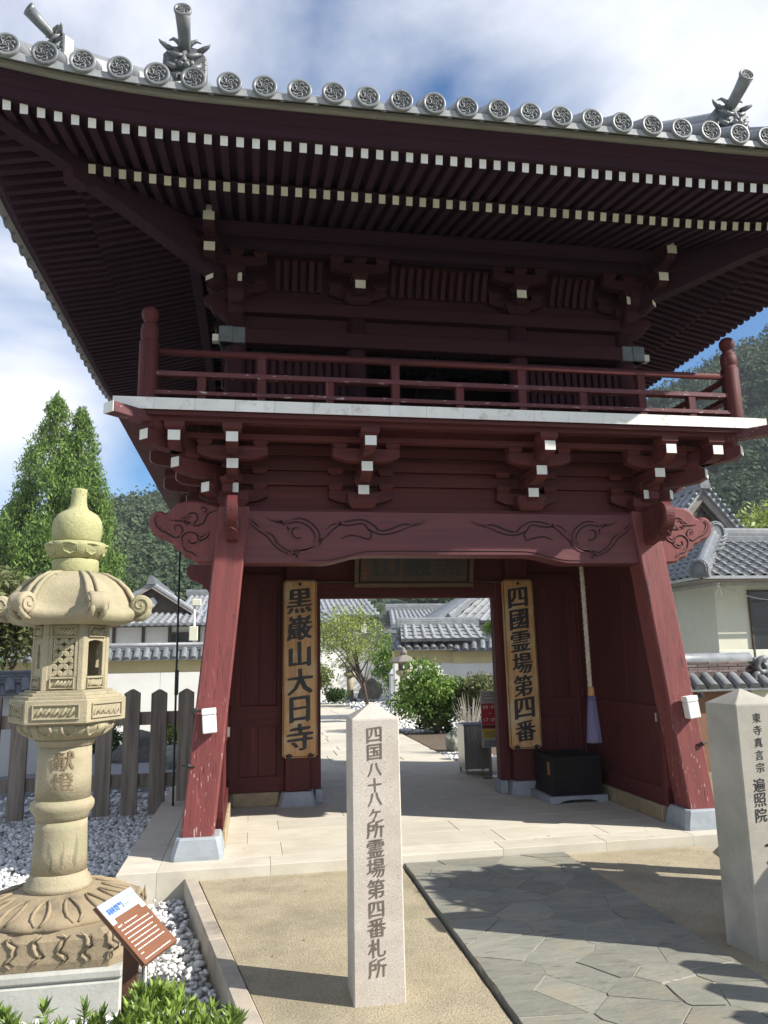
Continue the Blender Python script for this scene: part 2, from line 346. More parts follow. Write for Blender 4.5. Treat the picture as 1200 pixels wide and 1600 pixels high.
# irregular flagstones : voronoi cells
def clip(poly, p, nrm):
    out = []
    for i in range(len(poly)):
        a, b = poly[i-1], poly[i]; da = (a[0]-p[0])*nrm[0]+(a[1]-p[1])*nrm[1]; db = (b[0]-p[0])*nrm[0]+(b[1]-p[1])*nrm[1]
        if da*db < 0: t = da/(da-db); out.append((a[0]+(b[0]-a[0])*t, a[1]+(b[1]-a[1])*t))
        if db <= 0: out.append(b)
    return out
def inset(poly, d):
    n = len(poly); q = poly
    area = sum(poly[i-1][0]*poly[i][1]-poly[i][0]*poly[i-1][1] for i in range(n)); s = 1 if area > 0 else -1
    for i in range(n):
        a, b = poly[i-1], poly[i]; l = math.hypot(b[0]-a[0], b[1]-a[1])
        if l < 1e-6: continue
        nr = ((b[1]-a[1])/l*s, -(b[0]-a[0])/l*s)
        q = clip(q, (a[0]-nr[0]*d, a[1]-nr[1]*d), nr)
        if len(q) < 3: return None
    return q
seeds = []
rr_ = random.Random(11)
while len(seeds) < 104:
    p = (rr_.uniform(PX0, PX1), rr_.uniform(-6.5, -.28))
    if all(math.hypot((p[0]-q[0])*.8, p[1]-q[1]) > .15 for q in seeds): seeds.append(p)
for i, p in enumerate(seeds):
    poly = [(PX0, -6.6), (PX1, -6.6), (PX1, -.265), (PX0, -.265)]
    for j, q in enumerate(seeds):
        if i != j:
            m_ = ((p[0]+q[0])/2, (p[1]+q[1])/2); poly = clip(poly, m_, (q[0]-p[0], q[1]-p[1]))
            if len(poly) < 3: break
    if len(poly) < 3: continue
    poly = inset(poly, .0038)
    if not poly: continue
    # roughen the edges
    P = []
    for k in range(len(poly)):
        a, b = poly[k-1], poly[k]; l = math.hypot(b[0]-a[0], b[1]-a[1]); n_ = max(1, int(l/.09))
        for t in range(n_):
            f = t/n_; w = .004 if t else .0
            P.append((a[0]+(b[0]-a[0])*f+rr_.uniform(-w, w), a[1]+(b[1]-a[1])*f+rr_.uniform(-w, w)))
    area = sum(P[k-1][0]*P[k][1]-P[k][0]*P[k-1][1] for k in range(len(P)))
    if area < 0: P = P[::-1]
    top = inset(P, .004) or P
    zt = .026+rr_.uniform(-.003, .003); m = MB()
    if len(top) == len(P): m.loft([[(x, y, zt) for x, y in top], [(x, y, zt-.005) for x, y in P], [(x, y, .0) for x, y in P]])
    else: m.loft([[(x, y, zt) for x, y in P], [(x, y, .0) for x, y in P]])
    m.build('flagstone', flag, PATH)
# kerbs
def kerb(p0, p1, segs, w, z0, z1, name='kerb', lab=None):
    e = empty(name, (p0[0], p0[1], z0)); e['kind'] = 'structure'
    a, b = Vector(p0), Vector(p1); d = (b-a); l = d.length; d.normalize(); nr = Vector((-d.y, d.x))
    t = 0
    for k in range(segs):
        s0, s1 = l*k/segs+.002, l*(k+1)/segs-.002
        T = Matrix.Translation((a.x, a.y, 0)) @ Matrix.Rotation(math.atan2(d.y, d.x), 4, 'Z')
        m = MB(); m.box(s0, s1, 0, w, z0, z1+random.uniform(-.002, .002), .008, T=T); m.build('kerb_stone', kerbm, e)
    return e
kerb((-2.27, -.27), (-1.62, -3.75), 5, .095, -.25, .022, 'left_kerb')
kerb((2.18, -.75), (2.34, -.2), 1, .10, -.2, .03, 'right_kerb')
kerb((1.46, -3.2), (2.17, -.75), 3, .10, -.2, .03, 'right_kerb')
# gravel
ico = []
_t = (1+5**.5)/2
ico = np.array([(-1, _t, 0), (1, _t, 0), (-1, -_t, 0), (1, -_t, 0), (0, -1, _t), (0, 1, _t), (0, -1, -_t), (0, 1, -_t), (_t, 0, -1), (_t, 0, 1), (-_t, 0, -1), (-_t, 0, 1)])/1.9
icf = np.array([(0, 11, 5), (0, 5, 1), (0, 1, 7), (0, 7, 10), (0, 10, 11), (1, 5, 9), (5, 11, 4), (11, 10, 2), (10, 7, 6), (7, 1, 8), (3, 9, 4), (3, 4, 2), (3, 2, 6), (3, 6, 8), (3, 8, 9), (4, 9, 5), (2, 4, 11), (6, 2, 10), (8, 6, 7), (9, 8, 1)])
def randrot(n):
    q = rng.normal(size=(n, 4)); q /= np.linalg.norm(q, axis=1)[:, None]; w, x, y, z = q.T
    return np.stack([np.stack([1-2*(y*y+z*z), 2*(x*y-z*w), 2*(x*z+y*w)], -1), np.stack([2*(x*y+z*w), 1-2*(x*x+z*z), 2*(y*z-x*w)], -1), np.stack([2*(x*z-y*w), 2*(y*z+x*w), 1-2*(x*x+y*y)], -1)], 1)
def stones(name, P, size, mat, flat=.75, **k):
    n = len(P); v = ico[None]*(size*rng.choice([.55, .8, 1., 1.25, 1.6], (n, 1, 1), p=[.2, .3, .27, .16, .07]))*rng.uniform(.65, 1.25, (n, 1, 3))
    v = v*(1+rng.uniform(-.22, .22, (n, 12, 1))); v = np.einsum('nij,nkj->nki', randrot(n), v); v[:, :, 2] *= flat
    V = (v+P[:, None, :]).reshape(-1, 3); F = (icf[None]+12*np.arange(n)[:, None, None]).reshape(-1, 3)
    return rawmesh(name, V, F, mat, **k)
def scatter(n, x0, x1, y0, y1, z, ok, dz=.012):
    p = np.stack([rng.uniform(x0, x1, n), rng.uniform(y0, y1, n), z+rng.uniform(-dz, dz, n)], 1); return p[ok(p[:, 0], p[:, 1])]
kx = lambda y: -2.27+(-.27-y)*(.65/3.48)
LX, LY = -2.83, -1.8
gb = MB()
gb.prism([(-12, 12.9), (-2.86, 12.9), (-2.86, -.33), (-2.29, -.33), (kx(-4.2)-.02, -4.2), (-12, -4.2)], (0, 0, -.159), (1, 0, 0), (0, 1, 0), (0, 0, .012))
gb.build('gravel_ground', gravel_bed, kind='structure')
notlan = lambda x, y: ~((abs(x-LX) < .40) & (abs(y-LY) < .40))
stones('gravel', scatter(7200, -3.6, -1.6, -4.0, -.345, -.120, lambda x, y: (x < kx(y)-.02) & notlan(x, y), .022), .0185, gravel_w, kind='stuff')
stones('gravel', scatter(15000, -6.5, -2.86, -.34, 3.2, -.125, lambda x, y: notlan(x, y), .016), .021, gravel_w, kind='stuff')
stones('gravel', scatter(5000, -9, -2.86, 3.2, 12.5, -.125, lambda x, y: x < 9, .01), .035, gravel_w, kind='stuff')
stones('gravel', scatter(4200, -7, -3.4, -4.0, -.34, -.125, lambda x, y: x < 9, .016), .023, gravel_w, kind='stuff')

# paving platform of the gate
PLAT = empty('stone_platform', (0, 2.2, 0)); PLAT['kind'] = 'structure'
def yfront(x): return -.325+(x+2.75)*.0225
pm = MB()
pm.prism([(-2.735, yfront(-2.735)+.012), (2.735, yfront(2.735)+.012), (2.735, 4.93), (-2.735, 4.93)], (0, 0, -.2), (1, 0, 0), (0, 1, 0), (0, 0, .255))
pm.build('platform_core', mortar, PLAT)
def slabpoly(pts, z1=.08, z0=.04):
    p = inset(pts, .0012)
    if p:
        m = MB(); q = inset(p, .003)
        if q and len(q) == len(p): m.loft([[(x, y, z1) for x, y in q], [(x, y, z1-.003) for x, y in p], [(x, y, z0) for x, y in p]])
        else: m.loft([[(x, y, z1) for x, y in p], [(x, y, z0) for x, y in p]])
        m.build('paving_slab', slab, PLAT)
xs = [-2.75, -2.46, -1.62, -.70, .25, 1.15, 1.95, 2.75]
for a, b in zip(xs, xs[1:]):       # front edge slabs, full height
    slabpoly([(a, yfront(a)), (b, yfront(b)), (b, yfront(b)+.27), (a, yfront(a)+.27)], .08, -.18)
row = 0; y = None
for rw in range(11):
    off = .47*(rw % 2)
    x = -2.46-off*.6
    while x < 2.46:
        a, b = max(x, -2.46), min(x+.94, 2.46)
        if b-a > .06:
            h = .46; f0 = lambda xx: max(yfront(xx)+.27, 0) if False else yfront(xx)+.27+rw*h
            slabpoly([(a, f0(a)), (b, f0(b)), (b, min(4.94, f0(b)+h)), (a, min(4.94, f0(a)+h))])
        x += .94
for sx in (-1, 1):
    for k in range(6):
        y0 = yfront(sx*2.6)+.27+k*.86; slabpoly([(sx*2.46, y0), (sx*2.75, y0), (sx*2.75, min(4.94, y0+.86)), (sx*2.46, min(4.94, y0+.86))][::sx], .08, -.18)

# ------------------------------------------------------------------ the gate
YC = 2.27
G = empty('temple_gate', (0, YC, .08), 'two-storey red wooden temple gate with splayed legs, balcony and grey tiled roof', 'temple gate')
DX = .041
def P4(k, t, o, z):
    """point on side k (0 front, 1 right, 2 back, 3 left): t along, o outward from the centre"""
    if k == 0: return (t, YC-o, z)
    if k == 1: return (o+DX, YC+t, z)
    if k == 2: return (-t, YC+o, z)
    return (-o-DX, YC-t, z)
def TS(k, t=0., o=0., z=0.):
    """frame on side k: local x along, local -y outward"""
    return Matrix.Translation(P4(k, t, o, z)) @ Matrix.Rotation(k*math.pi/2, 4, 'Z')
LIFT = lambda s: .060*max(0., abs(s)-2.05)**2
def ring(name, prof, mat, parent=G, n=36, sides=(0, 1, 2, 3), closed=True, kind=None, lift=True, label=None):
    mb = MB()
    for k in sides:
        rings = []
        for i in range(n+1):
            t = -1+2*i/n
            rings.append([P4(k, t*(o+(DX if k % 2 == 0 else 0)), o, z+(LIFT(t*o)*(q[0] if q else 1) if lift else 0)) for o, z, *q in prof])
        mb.loft(rings, False, closed=closed)
    return mb.build(name, mat, parent, kind=kind, label=label)
def rect(o0, o1, z0, z1): return [(o0, z0), (o1, z0), (o1, z1), (o0, z1)]

# --- legs and their base stones
def oct_(x0, x1, y0, y1, z, c): return [(x0+c, y0, z), (x1-c, y0, z), (x1, y0+c, z), (x1, y1-c, z), (x1-c, y1, z), (x0+c, y1, z), (x0, y1-c, z), (x0, y0+c, z)]
for sy in (0, 1):
    my = (lambda y: y) if sy == 0 else (lambda y: 2*YC-y)
    for sx in (-1, 1):
        m = MB(); rg = []
        for z in (.247, .9, 1.6, 2.3, 2.96):
            f = (z-.247)/(2.944-.247); xo = 2.322-.241*f; xi = 2.062-.245*f; y0 = .162*f; y1 = .26+.16*f
            rg.append([(sx*x, my(y), z_) for x, y, z_ in oct_(xi, xo, y0, y1, z, .014)])
        m.loft(rg); m.build('splayed_leg', red_leg, G)
        m = MB()
        m.loft([[(sx*x, my(y), z) for x, y, z in oct_(a, b, c, d, e, q)] for a, b, c, d, e, q in
                ((1.985, 2.39, -.06, .33, .08, .03), (1.985, 2.39, -.06, .33, .11, .03), (2.01, 2.36, -.045, .31, .232, .035), (2.02, 2.35, -.035, .30, .246, .03))])
        m.build('base_stone', blue_stone, G)
# --- great head beams with carved curls
def curve_pts(P, sub=5):
    out = []; n = len(P)
    for i in range(n-1):
        p0, p1, p2, p3 = P[max(i-1, 0)], P[i], P[i+1], P[min(i+2, n-1)]
        for s in range(sub):
            t = s/sub
            out.append(tuple(.5*((2*b)+(-a+c)*t+(2*a-5*b+4*c-d)*t*t+(-a+3*b-3*c+d)*t**3) for a, b, c, d in zip(p0, p1, p2, p3)))
    return out+[tuple(P[-1])]
def groove(mb, mr, P, y, w=.008, sx=1, dy=-1, mi=0):
    C_ = curve_pts(P); n = len(C_)
    def rib(m, off, w_, yy0, yy1):
        L0, L1 = [], []
        for i, p in enumerate(C_):
            a, b = C_[max(i-1, 0)], C_[min(i+1, n-1)]; dx, dz = b[0]-a[0], b[1]-a[1]; l = math.hypot(dx, dz) or 1
            tp = min(1, i/(n*.18)+.15, (n-1-i)/(n*.25)+.1); nx, nz = -dz/l, dx/l
            L0.append((p[0]+nx*(off-w_*tp), p[1]+nz*(off-w_*tp))); L1.append((p[0]+nx*(off+w_*tp), p[1]+nz*(off+w_*tp)))
        rings = [[(sx*a[0], y+dy*yy0, a[1]), (sx*a[0], y+dy*yy1, a[1]), (sx*b[0], y+dy*yy1, b[1]), (sx*b[0], y+dy*yy0, b[1])] for a, b in zip(L0, L1)]
        m.loft(rings, True)
    rib(mb, 0, w, 0, .0015)
    rib(mr, w*1.9, w*.9, -.002, .007)
# carved curls and cloud outline as (x, z) on the beam face
beam_str = [[(-1.8286, 2.8503), (-1.758, 2.803), (-1.7107, 2.7435), (-1.6168, 2.7082), (-1.5693, 2.632), (-1.4986, 2.5774), (-1.4279, 2.5466), (-1.3807, 2.4991)], [(-1.8164, 2.8144), (-1.734, 2.7433), (-1.6635, 2.6959), (-1.6044, 2.6246), (-1.5338, 2.5654), (-1.4467, 2.5299)], [(-1.6696, 2.8568), (-1.5705, 2.8192), (-1.4761, 2.8298), (-1.3693, 2.86), (-1.262, 2.8125), (-1.1952, 2.7233), (-1.2194, 2.6338), (-1.3217, 2.5781), (-1.4469, 2.5704), (-1.4984, 2.5298)], [(-1.6178, 2.8405), (-1.5115, 2.8053), (-1.464, 2.7454), (-1.4808, 2.8056), (-1.3812, 2.8235), (-1.2859, 2.7832), (-1.2383, 2.6988), (-1.2623, 2.6336)], [(-1.3573, 2.6908), (-1.3999, 2.6809), (-1.4402, 2.7215), (-1.4238, 2.7699), (-1.3692, 2.7703)], [(-1.2266, 2.6145), (-1.1306, 2.6996), (-1.058, 2.773), (-0.9486, 2.8351), (-0.8022, 2.8513), (-0.7001, 2.8006), (-0.6444, 2.752), (-0.5455, 2.77), (-0.4205, 2.8156), (-0.3086, 2.8042), (-0.2022, 2.8426)], [(-1.1424, 2.748), (-1.0698, 2.8095), (-0.9368, 2.7985), (-0.8027, 2.8169), (-0.7424, 2.7585), (-0.6327, 2.7201), (-0.5091, 2.7358), (-0.384, 2.7837), (-0.2328, 2.8273)], [(-1.0033, 2.6737), (-0.9135, 2.7084), (-0.8044, 2.6896), (-0.7437, 2.6753), (-0.7258, 2.7268), (-0.7544, 2.7756)], [(-1.4514, 2.5132), (-1.3808, 2.5611), (-1.2861, 2.5854), (-1.186, 2.634), (-1.1714, 2.6993)], [(-1.4233, 2.5705), (-1.3902, 2.542), (-1.409, 2.499)]]
beam_poly = [(-2.03, 2.455), (-1.16, 2.455), (-1.10, 2.462), (-1.0, 2.487), (-.9, 2.515), (-.78, 2.53), (.78, 2.53), (.9, 2.515), (1.0, 2.487), (1.10, 2.462), (1.16, 2.455), (2.03, 2.455), (2.03, 2.93), (-2.03, 2.93)]
cloud_out = [(-2.0305, 2.458), (-2.0935, 2.4587), (-2.1805, 2.4602), (-2.2492, 2.4648), (-2.2791, 2.4749), (-2.291, 2.4881), (-2.3044, 2.4997), (-2.3276, 2.5067), (-2.3524, 2.5121), (-2.3726, 2.5206), (-2.3843, 2.5356), (-2.3916, 2.5538), (-2.4011, 2.5696), (-2.4167, 2.5799), (-2.4344, 2.5879), (-2.4492, 2.5975), (-2.4576, 2.6115), (-2.4631, 2.6271), (-2.4707, 2.6395), (-2.4829, 2.6457), (-2.4972, 2.6488), (-2.5116, 2.6534), (-2.5244, 2.6616), (-2.5372, 2.6715), (-2.5529, 2.6813), (-2.5746, 2.6895), (-2.5991, 2.6976), (-2.6211, 2.7089), (-2.639, 2.725), (-2.6543, 2.7441), (-2.666, 2.7649), (-2.674, 2.7881), (-2.6784, 2.8129), (-2.6793, 2.8354), (-2.6763, 2.8543), (-2.6697, 2.8709), (-2.6609, 2.8852), (-2.6495, 2.8973), (-2.6359, 2.9071), (-2.6214, 2.9141), (-2.606, 2.9178), (-2.5897, 2.9188), (-2.5742, 2.9175), (-2.5597, 2.9118), (-2.5459, 2.9038), (-2.533, 2.9009), (-2.5211, 2.9072), (-2.5101, 2.9185), (-2.4999, 2.9298), (-2.4914, 2.9392), (-2.4836, 2.9486), (-2.4736, 2.9588), (-2.4608, 2.971), (-2.4458, 2.984), (-2.4269, 2.9952), (-2.4028, 3.0039), (-2.3748, 3.0108), (-2.3452, 3.0151), (-2.3142, 3.0166), (-2.2816, 3.0156), (-2.2488, 3.0122), (-2.2152, 3.0053), (-2.1814, 2.996), (-2.1515, 2.9876), (-2.1275, 2.9814), (-2.1074, 2.9761), (-2.0888, 2.9711), (-2.0696, 2.9658), (-2.052, 2.9608), (-2.0398, 2.9573)]
cloud_str = [[(-2.6002, 2.8859), (-2.6259, 2.8501), (-2.6189, 2.8006), (-2.5752, 2.7445), (-2.5136, 2.7168), (-2.4558, 2.6819), (-2.4075, 2.6992), (-2.39, 2.7531), (-2.421, 2.7926), (-2.4614, 2.7808), (-2.455, 2.7455), (-2.4303, 2.7358)], [(-2.5065, 2.8372), (-2.4493, 2.8307), (-2.3792, 2.8556), (-2.3284, 2.899), (-2.2803, 2.8939), (-2.2668, 2.8468), (-2.3057, 2.8136), (-2.3474, 2.8388), (-2.3345, 2.8704), (-2.3084, 2.8649)], [(-2.4491, 2.8236), (-2.3538, 2.8245), (-2.2845, 2.7867), (-2.2138, 2.8145), (-2.1851, 2.8806), (-2.1471, 2.9098), (-2.088, 2.9307)], [(-2.24, 2.9331), (-2.2171, 2.9521), (-2.1919, 2.938), (-2.2023, 2.912), (-2.2273, 2.9203)], [(-2.3678, 2.8386), (-2.3725, 2.8101), (-2.3257, 2.7934)], [(-2.3781, 2.6175), (-2.3934, 2.6823), (-2.3485, 2.7279), (-2.2827, 2.7185), (-2.2584, 2.6718), (-2.2915, 2.632), (-2.3354, 2.6459), (-2.3226, 2.6757)], [(-2.3076, 2.6235), (-2.2401, 2.6521), (-2.1834, 2.6837), (-2.1517, 2.7437)], [(-2.2545, 2.6832), (-2.207, 2.6977), (-2.1735, 2.7335)], [(-2.382, 2.6119), (-2.3578, 2.5698), (-2.3029, 2.5489), (-2.2611, 2.5054)]]
for sy in (0, 1):
    fy = .18 if sy == 0 else 2*YC-.18; s = 1 if sy == 0 else -1
    m = MB(); m.prism(beam_poly, (0, fy, 0), (1, 0, 0), (0, 0, 1), (0, s*.24, 0), b=.008)
    bm_ = m.build('head_beam', red_beam, G)
    if sy == 0:
        c1, c2 = MB(), MB()
        for sx in (1, -1):
            for st in beam_str: groove(c1, c2, st, fy, .0085, sx)
        lip = [(-1.30, 2.478), (-1.12, 2.482), (-.98, 2.512), (-.80, 2.556), (-.6, 2.566), (0, 2.566), (.6, 2.566), (.80, 2.556), (.98, 2.512), (1.12, 2.482), (1.30, 2.478)]
        groove(c1, c2, lip, fy, .005)
        c1.build('groove_shade_line', carve, bm_); c2.build('carved_curl', red_beam, bm_)
    for sx in (-1, 1):
        m = MB(); m.prism([(sx*-a, b) for a, b in cloud_out], (0, fy+.02*s, 0), (1, 0, 0), (0, 0, 1), (0, s*.16, 0), b=.02)
        cn = m.build('cloud_nosing', red_leg, G)
        if sy == 0:
            c1, c2 = MB(), MB()
            for st in cloud_str: groove(c1, c2, [(a, b) for a, b in st], fy+.02, .0075, -sx)
            c1.build('groove_shade_line', carve, cn); c2.build('carved_curl', red_leg, cn)
# nosings that point forward at the leg tops
kn = curve_pts([(.16, 2.63), (.02, 2.655), (-.05, 2.64), (-.10, 2.68), (-.16, 2.67), (-.20, 2.73), (-.245, 2.77), (-.265, 2.85), (-.25, 2.93), (-.19, 2.985), (-.10, 3.0), (.02, 2.985), (.16, 2.985)], 3)
for sx in (-1, 1):
    m = MB(); m.prism(kn, (sx*1.965-.05, 0, 0), (0, 1, 0), (0, 0, 1), (.10, 0, 0), b=.018); nz = m.build('forward_nosing', red['y'], G)
    c1, c2 = MB(), MB()
    for st in ([(-.02, 2.72), (-.10, 2.76), (-.19, 2.80), (-.20, 2.88), (-.12, 2.92), (-.06, 2.87), (-.10, 2.83)], [(-.12, 2.71), (-.16, 2.74), (-.15, 2.78)], [(.08, 2.70), (.0, 2.78), (.05, 2.86), (.12, 2.88)]):
        for side in (-1, 1):
            C_ = curve_pts(st); c1.tube([(sx*1.965+side*.05, a, b) for a, b in C_], .006, 5)
    c1.build('groove_shade_line', carve, nz)
    # low side-view steps of the nosing front
    c2 = MB()
    for k, z in enumerate((2.70, 2.745, 2.79, 2.84)): c2.tube([(sx*1.965-.045, -.165-.022*k, z-.012), (sx*1.965, -.20-.02*k, z+.012), (sx*1.965+.045, -.165-.022*k, z-.012)], .012, 6)
    c2.build('carved_curl', red['x'], nz)

# --- lower walls
def panelwall(P0, P1, zs, thick, name='wall_panel', boards=.24, rails=((.225, .385), (.90, 1.125), (2.40, 2.56)), ztop=2.56, stile=.09):
    a, b = Vector(P0), Vector(P1); d = b-a; l = d.length; T = Matrix.Translation((a.x, a.y, 0)) @ Matrix.Rotation(math.atan2(d.y, d.x), 4, 'Z')
    n = max(1, round((l-2*stile)/boards)); w = (l-2*stile)/n
    for k in range(n):
        for z0, z1 in ((rails[0][1], rails[1][0]), (rails[1][1], rails[2][0])):
            m = MB(); m.box(stile+k*w+.0015, stile+(k+1)*w-.0015, -.012+random.uniform(-.001, .001), thick, z0-.01, z1+.01, .003, T=T); m.build('wall_board', red['z'], G)
    for z0, z1 in rails:
        m = MB(); m.box(0, l, -.032, thick, z0, z1, .005, T=T); m.build('wall_rail', red['x'], G)
    m = MB(); m.box(.004, l-.004, thick+.001, thick+.012, .226, 2.9, T=T); m.build('backing_board', red['z'], G)
    for x0 in (0, l-stile):
        m = MB(); m.box(x0, x0+stile, -.030, thick, rails[0][0]+.001, rails[2][1]-.001, .005, T=T); m.build('wall_stile', red['z'], G)
panelwall((-1.985, 2.13), (-1.42, 2.13), None, .05)
panelwall((1.42, 2.13), (1.985, 2.13), None, .05)
panelwall((2.03, 2.12), (2.03, .26), None, .05, boards=.30)
panelwall((-2.03, .26), (-2.03, 2.12), None, .05, boards=.30)
panelwall((2.03, 4.28), (2.03, 2.2), None, .05, boards=.30)
panelwall((-2.03, 2.2), (-2.03, 4.28), None, .05, boards=.30)
for sx in (-1, 1):
    m = MB(); m.box(min(sx*2.09, sx*1.995), max(sx*2.09, sx*1.995), .30, 4.25, .08, .222, .01)
    for k in range(4):
        mm = MB(); y0 = .335+k*.96; mm.box(min(sx*2.09, sx*1.975), max(sx*2.09, sx*1.975), y0, y0+.955, .08, .223, .008); mm.build('sill_stone', ochre_stone, G)
    mm = MB(); mm.box(min(sx*1.48, sx*1.97), max(sx*1.48, sx*1.97), 2.08, 2.2, .08, .222, .008); mm.build('sill_stone', ochre_stone, G)
    # inner column, door jamb and their stones
    m = MB(); m.box(min(sx*1.145, sx*1.42), max(sx*1.145, sx*1.42), 2.03, 2.31, .225, 2.93, .012); m.build('inner_column', red['z'], G)
    m = MB(); m.box(min(sx*1.022, sx*1.145), max(sx*1.022, sx*1.145), 2.16, 2.30, .225, 2.50, .006); m.build('door_jamb', red['z'], G)
    m = MB(); m.loft([[(sx*x, y, z) for x, y, z in oct_(a, b, c, d, e, .03)] for a, b, c, d, e in ((1.085, 1.49, 1.975, 2.39, .08), (1.085, 1.49, 1.975, 2.39, .10), (1.12, 1.455, 2.0, 2.36, .225))])
    m.build('base_stone', blue_stone, G)
    m = MB(); m.box(min(sx*1.0, sx*1.09), max(sx*1.0, sx*1.09), 2.10, 2.36, .08, .224, .01); m.build('base_stone', blue_stone, G)
    # little brass latches
    m = MB(); m.box(sx*1.97-.012, sx*1.97+.012, .28, .30, .98, 1.06, .003); m.build('latch', steel, G)
for sx in (-1, 1):
    m = MB(); m.box(min(sx*1.975, sx*2.10), max(sx*1.975, sx*2.10), 2.085, 2.215, .226, 2.93, .008); m.build('corner_post', red['z'], G)
m = MB(); m.box(-1.145, 1.145, 2.162, 2.298, 2.29, 2.46, .006); m.build('lintel', red['x'], G)
m = MB(); m.box(-1.16, 1.16, 2.12, 2.16, 2.462, 2.478, .002); m.build('brass_rail', frame_w, G)
m = MB(); m.box(-1.145, 1.145, 2.18, 2.28, 2.462, 2.90, .0); m.build('transom_board', red['x'], G)
for sx in (-1, 1):
    m = MB(); m.box(min(sx*1.425, sx*2.0), max(sx*1.425, sx*2.0), 2.14, 2.2, 2.562, 2.93); m.build('transom_board', red['x'], G)
    m = MB(); m.box(min(sx*2.0, sx*2.07), max(sx*2.0, sx*2.07), .3, 4.24, 2.562, 2.95); m.build('side_beam', red['y'], G)
for k in range(12):
    m = MB(); y0 = .43+k*.31; m.box(-2.0, 2.0, y0, y0+.306, 2.932, 2.955, .002); m.build('ceiling_board', red['x'], G)
for y in (.9, 1.6, 2.9, 3.6):
    m = MB(); m.box(-2.0, 2.0, y, y+.09, 2.86, 2.931, .005); m.build('ceiling_joist', red['x'], G)
# lower eave wall, continuous beams and purlins under the balcony
ring('lower_frieze_board', rect(1.90, 1.935, 2.932, 3.64), red['x'], lift=False, n=2)
ring('sill_beam', rect(1.86, 2.06, 2.935, 2.955), red['x'], lift=False, n=2)
ring('frieze_beam', rect(1.936, 1.985, 3.19, 3.285), red['x'], lift=False, n=2)
ring('frieze_beam', rect(1.936, 1.985, 3.33, 3.425), red['x'], lift=False, n=2)
ring('frieze_beam', rect(1.936, 1.99, 3.47, 3.56), red['x'], lift=False, n=2)
ring('balcony_inner_purlin', rect(2.36, 2.44, 3.485, 3.53), red['x'], lift=False, n=2)
ring('balcony_purlin', rect(2.55, 2.65, 3.565, 3.632), red['x'], lift=False, n=2)
ring('balcony_edge_rail', rect(2.66, 2.70, 3.60, 3.632), red['x'], lift=False, n=2)

def blockmb(mb, x, y, z0, w, h, T, d=None):
    d = d or w; a, b = w/2, w/2*.72; c, e = d/2, d/2*.72; zz = z0+h*.42
    mb.loft([[(x-b, y-e, z0), (x+b, y-e, z0), (x+b, y+e, z0), (x-b, y+e, z0)], [(x-a, y-c, zz), (x+a, y-c, zz), (x+a, y+c, zz), (x-a, y+c, zz)],
             [(x-a, y-c, z0+h), (x+a, y-c, z0+h), (x+a, y+c, z0+h), (x-a, y+c, z0+h)]], T=T)
def crossarm(mb, y, z0, L_, h, T, w=.09):
    a = L_/2; P = [(-a, z0+h), (-a, z0+h*.42), (-a+.04, z0+h*.25), (-a+.10, z0+h*.08), (-a+.18, z0), (a-.18, z0), (a-.10, z0+h*.08), (a-.04, z0+h*.25), (a, z0+h*.42), (a, z0+h)]
    mb.prism(P, (0, y-w/2, 0), (1, 0, 0), (0, 0, 1), (0, w, 0), b=.004, T=T)
def arm(mb, y_end, y_in, zc, w, T, hh=.086, f=1.0):
    z1 = zc+hh/2; P = [(y_end, z1), (y_end, zc-hh/2), (y_end+.05*f, zc-hh/2-.035), (y_end+.15*f, zc-hh/2-.048), (y_in, zc-hh/2-.048), (y_in, z1)]
    mb.prism(P, (-w/2, 0, 0), (0, 1, 0), (0, 0, 1), (w, 0, 0), T=T)
def lower_set(k, t, diag=0, o0=1.956):
    """three stepped arms; local y is negative outward, y=0 on the wall plane y=.314"""
    base = P4(k, t, o0, 2.955); e = bpy.data.objects.new('bracket_set', None); e.empty_display_size = .1; link(e, G, base)
    T = TS(k, t, o0)
    if diag: T = T @ Matrix.Rotation(diag*math.pi/4, 4, 'Z')
    f = 2**.5 if diag else 1.; W_ = .10
    ys, zs = (-.235*f, -.473*f, -.703*f), (3.112, 3.272, 3.441)
    for i in range(3):
        m = MB(); arm(m, ys[i], .0, zs[i], W_, T, f=f); m.build('bracket_arm', red['y'], e)
        m = MB(); m.box(-W_/2+.001, W_/2-.001, ys[i]-.004, ys[i]-.0005, zs[i]-.042, zs[i]+.042, T=T); m.build('painted_end', white if not diag else white, e)
        m = MB(); blockmb(m, 0, ys[i]+.085*f, zs[i]+.044, .16, .078, T); m.build('bearing_block', red['x'], e)
    if not diag:
        m = MB(); blockmb(m, 0, -.055, 2.956, .275, .135, T, .27); m.build('great_block', red['x'], e)
        for y, z0, L_ in ((-.012, 3.02, .60), (-.40, 3.318, .60)):
            m = MB(); crossarm(m, y, z0, L_, .118, T); m.build('cross_arm', red['x'], e)
            for x in (-.235, .235) if y > -.1 else (-.235, .235):
                m = MB(); blockmb(m, x, y, z0+.119, .13, .066, T, .12); m.build('bearing_block', red['x'], e)
        for x in (-.235, .235):
            m = MB(); blockmb(m, x, -.03, 3.285+.002, .14, .06, T, .08); m.build('bearing_block', red['x'], e)
    return e
for k in range(4):
    ends = (-1.963, -.803, .803, 1.963)
    for t in ends:
        if k == 2 and abs(t) < 1: continue
        lower_set(k, t+(0 if k % 2 == 0 else (-.041 if t > 1 else .041 if t < -1 else 0)))
for k, t, dg in ((0, -1.963, -1), (1, -1.92, -1), (0, 1.963, 1)):
    if k == 0: lower_set(0, t, dg)
